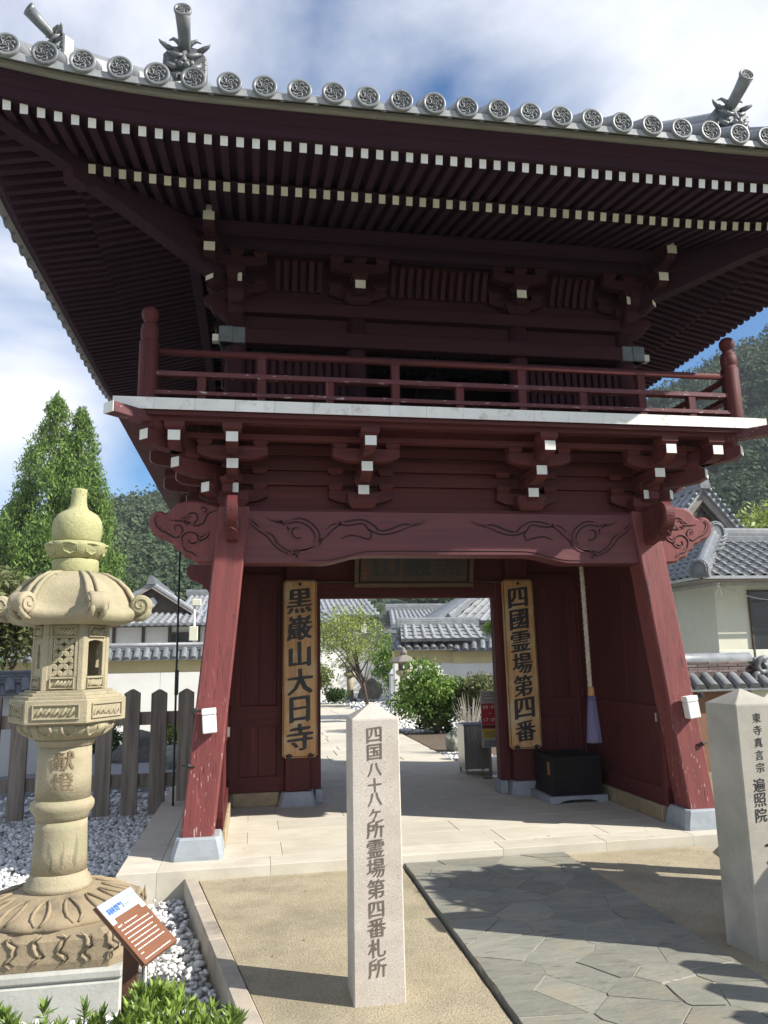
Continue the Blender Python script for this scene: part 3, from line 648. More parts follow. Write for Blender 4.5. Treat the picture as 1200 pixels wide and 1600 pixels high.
# arms over the side step line, painted ends facing front
for sx in (-1, 1):
    T = TS(0, sx*2.428, 1.956)
    e = bpy.data.objects.new('bracket_set', None); link(e, G, P4(0, sx*2.428, 1.956, 3.3))
    m = MB(); arm(m, -.703, .3, 3.441, .10, T); m.build('bracket_arm', red['y'], e)
    m = MB(); m.box(-.049, .049, -.707, -.7035, 3.399, 3.483, T=T); m.build('painted_end', white, e)
    m = MB(); blockmb(m, 0, -.62, 3.485, .16, .078, T); m.build('bearing_block', red['x'], e)
# --- balcony
BAL = MB()
bw = 5.82/18
for k in range(18):
    x0 = -2.91+k*bw
    m = MB(); m.box(x0+.0015, x0+bw-.0015, -.447, .30, 3.637, 3.737+random.uniform(-.002, .002), .004)
    f = m.build('floor_board', [red['y']], G)
    m = MB(); m.box(x0+.001, x0+bw-.001, -.452+random.uniform(-.001, .001), -.4475, 3.638, 3.736); m.build('painted_board_end', endgrain, G)
for sx in (-1, 1):
    for k in range(12):
        y0 = .302+k*.328; m = MB(); m.box(min(sx*2.91, sx*1.95), max(sx*2.91, sx*1.95), y0, y0+.325, 3.637, 3.737, .004); m.build('floor_board', red['x'], G)
m = MB(); m.box(-2.91, 2.91, 4.245, 5.0, 3.637, 3.737, .004); m.build('rear_balcony_floor', red['y'], G)
for sx in (-1, 1):
    T = TS(0, sx*1.967, 1.926) @ Matrix.Rotation(sx*math.pi/4, 4, 'Z')
    m = MB(); m.box(-.06, .06, -1.33, -.1, 3.548, 3.634, .004, T=T); cb = m.build('corner_beam', red_flake, G)
    m = MB(); m.box(-.061, .061, -1.336, -1.331, 3.547, 3.635, T=T); m.build('painted_end', white, cb)
# railing
def newel(x, y):
    m = MB(); m.lathe([(.078, 0), (.080, .02), (.080, .50), (.074, .512), (.066, .516), (.066, .535), (.072, .545), (.074, .58), (.074, .62), (.066, .63), (.068, .642), (.066, .655), (.056, .665), (.045, .675), (.043, .69), (.056, .705), (.068, .73), (.071, .76), (.066, .785), (.05, .808), (.025, .82), (.0, .823)], (x, y, 3.737), 24)
    m.build('newel_post', red['z'], G)
XN, YN = 2.655, .35
for sx in (-1, 1):
    for y in (-YN, 2*YC+YN): newel(sx*XN, y)
def rails(a, b, ts):
    a, b = Vector(a), Vector(b); d = b-a; l = d.length; T = Matrix.Translation((a.x, a.y, 0)) @ Matrix.Rotation(math.atan2(d.y, d.x), 4, 'Z')
    m = MB(); m.tube([T @ Vector((x, 0, 4.165)) for x in (.06, l-.06)], .03, 12); m.build('top_rail', red['x'], G)
    m = MB(); m.box(.05, l-.05, -.04, .04, 3.948, 3.992, .004, T=T); m.build('middle_rail', red_flake, G)
    m = MB(); m.box(.05, l-.05, -.045, .045, 3.785, 3.822, .004, T=T); m.build('bottom_rail', red_flake, G)
    for t, full in ts:
        x = l/2+t
        m = MB(); m.box(x-.036, x+.036, -.036, .036, 3.738, 4.136 if full else 3.947, .004, T=T); m.build('baluster', red['z'], G)
        if full: m = MB(); m.box(x-.045, x+.045, -.04, .04, 4.12, 4.15, .006, T=T); m.build('baluster_cap', red['z'], G)
fr = [(-1.727, 1), (-.5755, 1), (.5755, 1), (1.727, 1), (-1.15, 0), (0, 0), (1.15, 0), (-2.22, 0), (2.22, 0)]
rails((-XN, -YN), (XN, -YN), fr); rails((XN, -YN), (XN, 2*YC+YN), fr); rails((-XN, 2*YC+YN), (-XN, -YN), fr); rails((XN, 2*YC+YN), (-XN, 2*YC+YN), fr)
# --- upper hall
for k in range(4):
    tt = (-1.967, -.818, .818) if k % 2 == 0 else (-1.926, -.70, .70)
    for t in tt:
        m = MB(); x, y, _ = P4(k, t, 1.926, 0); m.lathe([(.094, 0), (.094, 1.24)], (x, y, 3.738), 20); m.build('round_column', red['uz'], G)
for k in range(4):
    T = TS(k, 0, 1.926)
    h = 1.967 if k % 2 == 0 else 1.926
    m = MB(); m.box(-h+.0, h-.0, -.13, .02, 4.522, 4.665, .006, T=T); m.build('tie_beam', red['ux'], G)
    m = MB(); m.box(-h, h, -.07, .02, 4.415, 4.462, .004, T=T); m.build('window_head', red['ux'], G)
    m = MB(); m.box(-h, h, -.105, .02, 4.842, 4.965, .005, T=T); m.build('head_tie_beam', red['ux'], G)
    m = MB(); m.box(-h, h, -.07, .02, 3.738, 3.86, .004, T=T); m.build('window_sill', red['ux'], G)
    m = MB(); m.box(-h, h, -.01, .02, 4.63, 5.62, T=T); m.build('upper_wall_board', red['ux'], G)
    for sx in (-1, 1):
        m = MB(); m.box(min(sx*(h-.09), sx*(h+.15)), max(sx*(h-.09), sx*(h+.15)), -.138, -.02, 4.514, 4.673, .006, T=T); mf = m.build('beam_end_fitting', metal_grey, G)
        if k == 0:
            m = MB(); m.box(min(sx*(h+.152), sx*(h+.21)), max(sx*(h+.152), sx*(h+.21)), -.12, -.04, 4.53, 4.60, .004, T=T); m.build('painted_end', cream, mf)
    # bays
    bays = ((-1.873, -.912, 1), (-.724, .724, 0 if k == 0 else 2), (.912, 1.873, 1)) if k % 2 == 0 else ((-1.83, -.794, 1), (-.606, .606, 2), (.794, 1.83, 1))
    for a, b, kind in bays:
        if kind == 1:
            n = 13
            m = MB(); m.box(a, b, .02, .04, 3.86, 4.42, T=T); m.build('shutter_board', red['uz'], G)
            for i in range(n):
                x = a+(i+.5)*(b-a)/n; m = MB(); m.box(x-.024, x+.024, -.035, .018, 3.861, 4.414, .006, T=T); m.build('lattice_slat', red['uz'], G)
        elif kind == 2:
            m = MB(); m.box(a, b, .0, .04, 3.86, 4.42, T=T); m.build('shutter_board', red['uz'], G)
    # curved ribs between the brackets
    for a, b in ((-1.62, -1.14), (-.50, .50), (1.14, 1.62)):
        n = round((b-a)/.085)
        for i in range(n):
            x = a+(i+.5)*(b-a)/n
            m = MB(); m.prism([(-.03, 5.10), (-.07, 5.19), (-.13, 5.29), (-.20, 5.36), (-.20, 5.33), (-.155, 5.28), (-.10, 5.17), (-.07, 5.09)], (x-.022, 0, 0), (0, 1, 0), (0, 0, 1), (.044, 0, 0), T=T); m.build('curved_rib', red['uz'], G)
m = MB(); m.box(-1.95, 1.95, .36, 4.18, 3.70, 3.73); m.build('hall_floor', red['uy'], G)
def upper_set(k, t, diag=0):
    T = TS(k, t, 1.926); base = P4(k, t, 1.926, 4.97); e = bpy.data.objects.new('bracket_set', None); link(e, G, base)
    if diag: T = T @ Matrix.Rotation(diag*math.pi/4, 4, 'Z')
    f = 2**.5 if diag else 1.
    m = MB(); blockmb(m, 0, -.03, 4.967, .26, .095, T, .24); m.build('great_block', red['ux'], e)
    m = MB(); arm(m, -.24*f, 0, 5.12, .10, T, f=f); m.build('bracket_arm', red['uy'], e)
    m = MB(); m.box(-.049, .049, -.24*f-.004, -.24*f-.0005, 5.079, 5.161, T=T); m.build('painted_end', cream if not diag else cream, e)
    m = MB(); blockmb(m, 0, -.19*f, 5.164, .15, .07, T); m.build('bearing_block', red['ux'], e)
    if not diag:
        for y, z0 in ((-.03, 5.04), (-.19, 5.234)):
            m = MB(); crossarm(m, y, z0, .56, .10, T); m.build('cross_arm', red['ux'], e)
            for x in (-.22, 0, .22) if y < -.1 else (-.22, .22):
                m = MB(); blockmb(m, x, y, z0+.101, .13, .06, T, .12); m.build('bearing_block', red['ux'], e)
    else:
        m = MB(); arm(m, -.47*f, 0, 5.285, .10, T, f=f); m.build('bracket_arm', red['uy'], e)
        m = MB(); m.box(-.049, .049, -.47*f-.004, -.47*f-.0005, 5.244, 5.326, T=T); m.build('painted_end', cream, e)
        m = MB(); blockmb(m, 0, -.42*f, 5.33, .15, .07, T); m.build('bearing_block', red['ux'], e)
for k in range(4):
    for t in (-1.963, -.803, .803, 1.963): upper_set(k, t if k % 2 == 0 else (t if abs(t) < 1 else math.copysign(1.922, t)))
for sx in (-1, 1): upper_set(0, sx*1.967, sx)
for sx in (-1, 1):
    T = TS(0, sx*2.2, 1.926); e = bpy.data.objects.new('bracket_set', None); link(e, G, P4(0, sx*2.2, 1.926, 5.2))
    for ye, zc in ((-.475, 5.28), (-.66, 5.47)):
        m = MB(); arm(m, ye, .3, zc, .10, T, .09); m.build('bracket_arm', red['uy'], e)
        m = MB(); m.box(-.049, .049, ye-.004, ye-.0005, zc-.042, zc+.042, T=T); pe = m.build('painted_end', cream, e)
        m = MB(); blockmb(m, 0, ye+.11, zc+.046, .15, .07, T); m.build('bearing_block', red['ux'], e)
    m = MB(); m.box(-.025, .025, -.664, -.6605, 5.515, 5.57, T=T); m.build('painted_end', cream, e)
    # corner nosings of the upper hall
    T = TS(0, sx*1.967, 1.926)
    m = MB(); m.prism(curve_pts([(0, 4.80), (-.10, 4.82), (-.14, 4.88), (-.20, 4.90), (-.23, 4.97), (-.22, 5.03), (-.16, 5.07), (0, 5.07)], 3), (-.07, 0, 0), (0, 1, 0), (0, 0, 1), (.14, 0, 0), b=.02, T=T); m.build('forward_nosing', red['uy'], G)
    m = MB(); m.prism(curve_pts([(0, 4.78), (.10, 4.79), (.15, 4.83), (.21, 4.85), (.24, 4.91), (.29, 4.94), (.30, 4.99), (.25, 5.03), (.16, 5.01), (.10, 5.04), (0, 5.03)], 3), (0, -.05, 0), (sx, 0, 0), (0, 0, 1), (0, .10, 0), b=.015, T=T); m.build('cloud_nosing', red['ux'], G)
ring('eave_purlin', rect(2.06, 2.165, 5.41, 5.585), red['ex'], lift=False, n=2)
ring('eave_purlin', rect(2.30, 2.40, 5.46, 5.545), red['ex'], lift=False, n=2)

# --- rafters
def rafter_mesh(w, h):
    m = MB(); m.box(-w/2, w/2, 0, 1, -h/2, h/2); me, _ = m.mesh('rafter', [red['ey'], cream], False)
    for p in me.polygons:
        if p.normal.y < -.9 or all(me.vertices[v].co.y < .01 for v in p.vertices): p.material_index = 1
    return me
RM = rafter_mesh(.054, .072)
RMW = RM.copy(); RMW.materials[1] = white
SP = .1157
back = MB()
for k in range(4):
    for i in range(-33, 33):
        x = (i+.5)*SP; ax = abs(x)
        for nm, oe, ze, sl, oin, lim in (('base_rafter', 3.162, 5.384, .28, 1.80, 3.08), ('flying_rafter', 3.752, 5.371, .20, 2.96, 3.70)):
            if ax > lim: continue
            oi_ = max(oin, ax+.05); Ln = (oe-oi_)*math.hypot(1, sl); z = ze+LIFT(x)
            if nm == 'base_rafter': z -= 0
            if k == 2:
                T = TS(k, x, oe, z) @ Matrix.Rotation(math.atan(sl), 4, 'X'); back.box(-.027, .027, 0, Ln, -.036, .036, T=T); continue
            o = piece(nm, RMW if nm[0] == 'f' else RM, G, P4(k, x, oe, z), Euler((math.atan(sl), 0, 0)).to_matrix() if False else (Matrix.Rotation(k*math.pi/2, 3, 'Z') @ Matrix.Rotation(math.atan(sl), 3, 'X')), (1, Ln, 1))
back.build('rear_rafters', red['ey'], G, kind='stuff')
zb = lambda o: 5.384+.28*(3.162-o); zf = lambda o: 5.371+.20*(3.752-o)
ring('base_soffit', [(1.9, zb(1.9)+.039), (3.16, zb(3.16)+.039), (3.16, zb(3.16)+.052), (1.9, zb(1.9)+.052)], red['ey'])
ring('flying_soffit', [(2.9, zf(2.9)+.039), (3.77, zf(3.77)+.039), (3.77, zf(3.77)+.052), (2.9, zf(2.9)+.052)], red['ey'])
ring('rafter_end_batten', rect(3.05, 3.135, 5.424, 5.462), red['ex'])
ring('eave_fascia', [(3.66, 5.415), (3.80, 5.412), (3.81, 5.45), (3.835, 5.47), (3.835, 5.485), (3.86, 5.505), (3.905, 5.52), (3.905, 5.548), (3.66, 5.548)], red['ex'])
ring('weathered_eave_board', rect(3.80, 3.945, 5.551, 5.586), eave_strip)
# hip rafters
for sx in (-1, 1):
    for k0, yy in ((0, 1), (2, -1)):
        T = Matrix.Translation((sx*1.967, .344 if yy == 1 else 2*YC-.344, 0)) @ Matrix.Rotation(sx*yy*math.pi/4+(0 if yy == 1 else math.pi), 4, 'Z'); q = -2**.5
        m = MB(); pts = [(0, 5.06), (.5*q, 5.19), (.85*q, 5.29), (1.12*q, 5.345), (1.17*q, 5.30), (1.26*q, 5.32), (1.28*q, 5.47), (.6*q, 5.52), (0, 5.55)]
        m.prism(pts, (-.065, 0, 0), (0, 1, 0), (0, 0, 1), (.13, 0, 0), T=T); m.build('hip_rafter', red['ey'], G)
        m = MB(); pts = [(.9*q, 5.475), (1.2*q, 5.40), (1.6*q, 5.46), (1.78*q, 5.53), (1.85*q, 5.60), (1.85*q, 5.72), (.9*q, 5.60)]
        m.prism(pts, (-.06, 0, 0), (0, 1, 0), (0, 0, 1), (.12, 0, 0), T=T); m.build('flying_hip_rafter', red['ey'], G)
# --- roof
HO = 4.02
zr = lambda d: 5.60+.60*d+.02*d*d
prof = [(HO-d, zr(d), max(0, 1-d/2.6)) for d in (.02, .2, .5, .9, 1.3, 1.7, 2.05)]
prof = prof+[(o-.0, z-.05, f) for o, z, f in prof[::-1]]
ring('roof_deck', prof, tile_is)
gz = zr(2.05); gx = 2.15
m = MB(); m.prism([(YC-1.99, gz-.1), (YC, gz+1.5), (YC+1.99, gz-.1)], (-gx, 0, 0), (0, 1, 0), (0, 0, 1), (2*gx, 0, 0)); m.build('gable_roof', tile, G)
m = MB(); m.box(-gx-.1, gx+.1, YC-.14, YC+.14, gz+1.42, gz+1.85, .03); m.build('main_ridge', tile, G)
def roofpt(k, x, d, h=0.): return P4(k, x, HO-d, zr(d)+LIFT(x)*max(0, 1-d/2.6)+h)
# ridge rows of round tiles
rows = MB(); TP = .248
for k in range(4):
    for i in range(-16, 17):
        x = i*TP; d1 = min(2.0, HO-abs(x)-.08)
        if d1 < .35: continue
        ds = [.27+(d1-.27)*j/5 for j in range(6)]; rg = []
        for d in ds:
            c = Vector(roofpt(k, x, d, .035)); ax_ = Vector(P4(k, 1, 0, 0))-Vector(P4(k, 0, 0, 0))
            rg.append([tuple(c+ax_*(.07*math.cos(a))+Vector((0, 0, .07*math.sin(a)))) for a in [math.pi*q/6 for q in range(7)]])
        rows.loft(rg, False, 0, True, False)
rows.build('round_tile_rows', tile_is, G, kind='stuff')
# eave tile with swirl crest
def crest(mb, r_, T, y=0.):
    k_ = r_/.077
    mb.loft([[(rr*math.cos(2*math.pi*q/28), yy, rr*math.sin(2*math.pi*q/28)) for q in range(28)] for rr, yy in ((.077*k_, y+.02), (.078*k_, y+.004), (.074*k_, y-.002), (.060*k_, y-.002), (.057*k_, y+.007), (.0005, y+.008))], False, [0]*28*4+[1]*28, True, T=T)
    for q in range(7):
        a = 2*math.pi*q/7; P = []
        for j in range(6):
            t = j/5; an = a+.85*t; rr = (.043+.007*math.sin(math.pi*t)-.018*max(0, t-.5)*2)*k_; P.append((rr*math.cos(an), y+.003, rr*math.sin(an)))
        mb.tube(P, [.0022*k_, .0042*k_, .005*k_, .0052*k_, .0045*k_, .0022*k_], 5, 0, T=T)
    for q in range(3):
        a = 2*math.pi*q/3; P = []
        for j in range(8):
            t = j/7; an = a+3.4*t; rr = (.026*(1-t)+.003)*k_; P.append((rr*math.cos(an), y+.002, rr*math.sin(an)))
        mb.tube(P, [.0022*k_]+[.0038*k_]*6+[.002*k_], 5, 0, T=T)
cm = MB(); crest(cm, .088, None)
cm.loft([[(rr*math.cos(2*math.pi*q/20), yy, rr*math.sin(2*math.pi*q/20)+dz) for q in range(20)] for rr, yy, dz in ((.0875, .018, 0), (.083, .05, .022), (.080, .27, .155))], False, 0, True)
cm.loft([[(.083*math.cos(2*math.pi*q/20), .245, .083*math.sin(2*math.pi*q/20)+.140) for q in range(20)], [(.083*math.cos(2*math.pi*q/20), .275, .083*math.sin(2*math.pi*q/20)+.158) for q in range(20)]], False, 0, True)
CAP, _ = cm.mesh('round_eave_tile', [tile, tile_dark], False)
pm_ = MB(); A0, A1 = .062, TP-.062; rg = []
for yy, zz in ((0, 0), (.30, .18)):
    top = []; bot = []
    for q in range(9):
        t = q/8; x = A0+(A1-A0)*t; z = -.018-.056*math.sin(math.pi*t)+zz; top.append((x, yy, z+.012)); bot.append((x, yy, z-(.026 if yy == 0 else .01)))
    rg.append(top+bot[::-1])
pm_.loft(rg, True)
pm_.loft([[(A0+(A1-A0)*q/8, -.004, -.018-.056*math.sin(math.pi*q/8)+.011) for q in range(9)], [(A0+(A1-A0)*q/8, -.006, -.018-.056*math.sin(math.pi*q/8)+.002) for q in range(9)]], False, 0, False, False)
for q in (2, 3.2, 4, 4.8, 6):
    t = q/8; pm_.tube([(A0+(A1-A0)*t-.008, -.003, -.028-.056*math.sin(math.pi*t)), (A0+(A1-A0)*t+.008, -.003, -.028-.056*math.sin(math.pi*t))], .004, 5)
PAN, _ = pm_.mesh('eave_pan_tile', [tile, tile_dark], False)
for k in range(4):
    for i in range(-16, 17):
        x = i*TP
        if abs(x) > 3.98: continue
        sl = math.radians(random.uniform(-2, 2))
        piece('round_eave_tile', CAP, G, P4(k, x, HO, 5.648+LIFT(x)+random.uniform(-.004, .004)), Matrix.Rotation(k*math.pi/2, 3, 'Z') @ Matrix.Rotation(random.uniform(-.06, .06), 3, 'Y') @ Matrix.Rotation(sl, 3, 'X'))
        if i < 16:
            xm = x+TP/2; tilt = math.atan((LIFT(x+TP)-LIFT(x))/TP)
            piece('eave_pan_tile', PAN, G, P4(k, x, HO-.03, 5.652+LIFT(x)), Matrix.Rotation(k*math.pi/2, 3, 'Z') @ Matrix.Rotation(-tilt, 3, 'Y'))
# ornamental ridge ends
def oni(T, name='ogre_ridge_tile', sc=1.):
    T = T @ Matrix.Scale(sc, 4)
    e = MB()
    out = [(-.15, 0), (-.165, .16), (-.16, .30), (-.10, .37), (0, .385), (.10, .37), (.16, .30), (.165, .16), (.15, 0)]
    e.prism(out, (0, 0, 0), (1, 0, 0), (0, 0, 1), (0, .10, 0), b=.012, T=T)
    for s in (-1, 1):
        e.tube([(s*.10, -.01, .32), (s*.15, -.03, .345), (s*.175, -.04, .355), (s*.19, -.05, .37)], [.026, .020, .012, .003], 7, T=T)          # horn
        e.tube([(s*.012, -.055, .245), (s*.05, -.06, .235), (s*.09, -.05, .265), (s*.125, -.02, .30)], [.016, .02, .017, .006], 7, T=T)      # brow
        e.lathe([(0, -.022), (.015, -.018), (.022, 0), (.015, .018), (0, .022)], (s*.055, -.035, .20), 10, T=T)                                # eye
        e.tube([(s*.03, -.03, .165), (s*.08, -.045, .15), (s*.115, -.03, .18), (s*.12, -.01, .23)], [.014, .024, .02, .008], 7, T=T)           # cheek
        e.tube([(s*.02, -.05, .10), (s*.07, -.045, .085), (s*.11, -.03, .10), (s*.135, -.01, .14), (s*.12, -.02, .165)], [.012, .015, .014, .012, .006], 7, T=T)
        e.tube([(s*.05, -.05, .085), (s*.052, -.06, .06), (s*.055, -.06, .035)], [.012, .010, .002], 6, T=T)                                     # fang
        e.tube([(s*.02, -.02, .34), (s*.05, -.03, .38), (s*.085, -.02, .41), (s*.12, -.01, .40)], [.02, .02, .014, .004], 6, T=T)              # flame hair
        for q in range(6): e.lathe([(0, -.008), (.008, 0), (0, .008)], (s*.152, -.012, .04+q*.045), 7, T=T)
        e.tube([(s*.02, -.03, .03), (s*.08, -.03, .02), (s*.13, -.01, .06)], [.015, .016, .008], 6, T=T)
    e.tube([(0, -.02, .30), (0, -.055, .25), (0, -.065, .21), (0, -.075, .165)], [.02, .018, .02, .03], 8, T=T)                                  # nose
    e.lathe([(0, -.022), (.02, -.015), (.026, 0), (.02, .015), (0, .022)], (.02, -.075, .155), 8, T=T); e.lathe([(0, -.022), (.02, -.015), (.026, 0), (.02, .015), (0, .022)], (-.02, -.075, .155), 8, T=T)
    e.box(-.06, .06, -.045, -.0, .10, .118, .005, T=T)
    o = e.build(name, tile, G)
    m = MB(); P = [(0, .08, .33), (0, -.04, .36), (0, -.15, .40), (0, -.25, .445)]
    m.tube(P, [.045, .046, .050, .058], 16, T=T)
    Tc = T @ Matrix.Translation((0, -.262, .458)) @ Matrix.Rotation(R(-14), 4, 'X'); crest(m, .064, Tc)
    m.build('bird_perch_tile', [tile, tile_dark], o)
    return o
for sx in (-1, 1):
    oni(Matrix.Translation((sx*2.355, -1.17, 6.01)), sc=1.04)
    m = MB(); rg = []
    for j in range(8):
        y = -1.10+j*.30; d = y-(YC-HO)
        z = zr(d)+LIFT(2.355)*max(0, 1-d/2.6) if d < 2.05 else gz+(d-2.05)*.82
        rg.append([(sx*2.355+a, y, z+b) for a, b in ((-.12, -.02), (-.12, .09), (-.105, .09), (-.105, .17), (-.095, .175), (-.095, .25), (-.08, .255), (-.08, .32), (-.05, .37), (0, .40), (.05, .37), (.08, .32), (.08, .255), (.095, .25), (.095, .175), (.105, .17), (.105, .09), (.12, .09), (.12, -.02))])
    m.loft(rg); m.build('descending_ridge', tile, G)
    for yy in (1, -1):
        ang = sx*math.pi/4
        def hp(d, h, off=0.):
            s_ = HO-d; z = zr(d)+LIFT(s_)*max(0, 1-d/2.6)+h
            x = sx*(s_+DX/2); y = YC-s_*yy; n_ = Vector((yy*1, sx*1*1, 0)).normalized() if False else Vector((1, -sx*yy, 0)).normalized()
            return (x+n_.x*off*0+0, y, z) if off == 0 else (x+off*Vector((1, sx*yy*1, 0)).normalized().x, y+off*Vector((1, sx*yy, 0)).normalized().y*(1 if True else 1), z)
        for d0, d1, hh, nm in ((.74, 2.3, .31, 'corner_ridge'), (.06, .70, .20, 'corner_ridge_lower')):
            m = MB(); rg = []
            for j in range(9):
                d = d0+(d1-d0)*j/8
                # across direction of the hip
                rg.append([hp(d, b, a if a else 1e-6) for a, b in ((-.11, -.08), (-.11, .08), (-.09, .08), (-.09, hh-.09), (-.065, hh-.07), (-.045, hh-.02), (0, hh), (.045, hh-.02), (.065, hh-.07), (.09, hh-.09), (.09, .08), (.11, .08), (.11, -.08))])
            m.loft(rg); m.build('corner_ridge', tile, G)
        if yy == 1:
            c = hp(.68, .05); oni(Matrix.Translation(c) @ Matrix.Rotation(sx*math.pi/4, 4, 'Z'), sc=.85)
            c = hp(.03, -.02); oni(Matrix.Translation(c) @ Matrix.Rotation(sx*math.pi/4, 4, 'Z'), sc=.6)

# ------------------------------------------------------------------ boards, plates and things in the gate
Xv, Yv, Zv = Vector((1, 0, 0)), Vector((0, 1, 0)), Vector((0, 0, 1))
def plaque(name, xc, tilt, text, label):
    e = empty(name, (xc, 2.0, .57), label, 'sign board', 'tall name boards on the gate columns')
    T = Matrix.Translation((xc, 2.0, 1.53)) @ Matrix.Rotation(tilt, 4, 'Y')
    w, h, c = .188, .955, .03
    oct2 = [(-w, -h+c), (-w+c, -h), (w-c, -h), (w, -h+c), (w, h-c), (w-c, h), (-w+c, h), (-w, h-c)]
    m = MB(); m.prism(oct2, (0, -.018, 0), (1, 0, 0), (0, 0, 1), (0, .038, 0), b=.006, T=T); m.build('board', plaque_w, e)
    m = MB()
    for i in range(8):
        a, b = oct2[i-1], oct2[i]; f = .93; g_ = .985
        m.tube([(a[0]*f, -.0185, a[1]*g_), (b[0]*f, -.0185, b[1]*g_)], .004, 5, T=T)
    m.build('edge_moulding', frame_w, e)
    m = MB(); n = len(text); st = (2*h-.16)/n
    A = T.to_3x3() @ Xv; B = T.to_3x3() @ Zv
    for i, ch in enumerate(text):
        O = T @ Vector((random.uniform(-.006, .006), -.0205, h-.09-st*(i+.5)))
        write(m, ch, O, A, B, st*.92, off=.030, brush=1.0, wid=.98)
    m.build('brushed_characters', ink, e)
    m = MB(); m.lathe([(.0, 0), (.016, 0), (.018, .01), (.0, .014)], (0, 0, 0), 10, T=T @ Matrix.Translation((0, -.02, h-.05)) @ Matrix.Rotation(math.pi/2, 4, 'X')); m.build('hanging_nail', black_m, e)
    m = MB()
    for s in (-1, 1): m.box(s*.115-.018, s*.115+.018, -.035, .02, -h-.02, -h+.025, .004, T=T); m.tube([(s*.115-.03, -.03, -h+.02), (s*.115, -.04, -h+.045), (s*.115+.03, -.03, -h+.02)], .007, 6, T=T)
    m.build('iron_clip', black_m, e)
plaque('name_board', -1.262, 0, '黒巌山大日寺', 'golden wooden board brushed 黒巌山大日寺, hanging on the column left of the passage')
plaque('name_board', 1.275, R(-.4), '四國霊場第四番', 'golden wooden board brushed 四國霊場第四番, hanging on the column right of the passage')
e = empty('entrance_plaque', (.03, 1.93, 2.38), 'dark framed plaque with black characters tilted forward above the passage', 'plaque')
T = Matrix.Translation((.035, 1.98, 2.40)) @ Matrix.Rotation(R(14), 4, 'X')
m = MB(); m.box(-.62, .62, 0, .03, .05, .50, T=T); m.build('plaque_panel', M('dark_brown_panel', (.075, .042, .022), (.05, .03, .016), .5, 4), e)
for a, b, c, d in ((-.695, .695, 0, .055), (-.695, .695, .495, .55)):
    m = MB(); m.box(a, b, -.035, .03, c, d, .008, T=T); m.build('frame_rail', frame_w, e)
for s in (-1, 1):
    m = MB(); m.box(min(s*.695, s*.64), max(s*.695, s*.64), -.034, .029, .056, .494, .008, T=T); m.build('frame_stile', frame_w, e)
m = MB()
for i, ch in enumerate('山巌黒'): write(m, ch, T @ Vector((-.33+i*.36, -.004, .275)), T.to_3x3() @ Xv, T.to_3x3() @ Zv, .33, off=.03, brush=.7)
m.build('black_characters', ink, e)
m = MB()
for q in range(3): write(m, '日山寺'[q], T @ Vector((-.575, -.004, .22-q*.06)), T.to_3x3() @ Xv, T.to_3x3() @ Zv, .045)
m.build('red_seal', M('orange_red_seal', (.35, .08, .03)), e)

# offertory box
e = empty('offertory_box', (1.62, 1.66, .08), 'black wooden offertory box on a low grey stone stand beside the right column', 'offertory box')
m = MB(); m.box(1.345, 1.885, 1.42, 1.92, .155, .53, .006); m.build('box_body', black_w, e)
for z in (.165, .335, .50):
    m = MB(); m.box(1.335, 1.895, 1.408, 1.93, z, z+.028, .004); m.build('band', black_w, e)
for x in (1.335, 1.86):
    m = MB(); m.box(x, x+.035, 1.405, 1.44, .156, .53, .004); m.build('corner_post', black_w, e)
m = MB(); m.box(1.325, 1.905, 1.40, 1.94, .53, .548, .004); m.build('top_frame', black_w, e)
for i in range(9):
    m = MB(); m.box(1.38+i*.056, 1.40+i*.056, 1.43, 1.91, .549, .565, .003); m.build('top_slat', black_w, e)
m = MB(); m.box(1.338, 1.343, 1.47, 1.53, .36, .49); m.build('orange_label', M('orange_label_wood', (.42, .17, .05)), e)
m = MB(); P = [(-.32, 0), (-.32, .072), (.32, .072), (.32, 0), (.22, 0), (.19, .02), (.10, .035), (-.10, .035), (-.19, .02), (-.22, 0)]
m.prism(P, (1.615, 1.375, .081), (1, 0, 0), (0, 0, 1), (0, .60, 0), b=.004); m.build('stone_stand', blue_stone, e)
# bell rope
e = empty('bell_rope', (1.48, .62, .78), 'pale twisted bell rope ending in an orange bead and a purple cloth tassel', 'bell rope')
m = MB()
for s in range(3):
    P = []
    for i in range(150):
        z = 1.30+i*.0109; a = i*.42+s*2*math.pi/3; P.append((1.478-.012*(z-1.3)/1.6+.012*math.cos(a), .62+.012*math.sin(a), z))
    m.tube(P, .0125, 6)
m.build('twisted_rope', rope_m, e)
m = MB(); m.lathe([(.0, 0), (.034, 0), (.036, .01), (.031, .085), (.0, .09)], (1.484, .62, 1.215), 6); m.build('wooden_bead', bead_w, e)
m = MB(); n = 48; rg = []
for j in range(9):
    t = j/8; z = 1.214-.435*t; rr = .036+.036*t**.8; rg.append([(1.486+rr*(1+.07*t*math.sin(9*2*math.pi*k/n+j*.1))*math.cos(2*math.pi*k/n), .62+.7*rr*(1+.07*t*math.sin(9*2*math.pi*k/n))*math.sin(2*math.pi*k/n), z+.006*math.sin(k)*t) for k in range(n)])
m.loft(rg, True, 0, True); m.build('cloth_tassel', tassel_m, e)
m = MB(); m.tube([(1.45, .59, 1.195), (1.486, .575, 1.192), (1.52, .59, 1.195), (1.525, .62, 1.195), (1.486, .655, 1.194), (1.447, .63, 1.195), (1.45, .59, 1.195)], .006, 6); m.build('tassel_band', tassel_m, e)
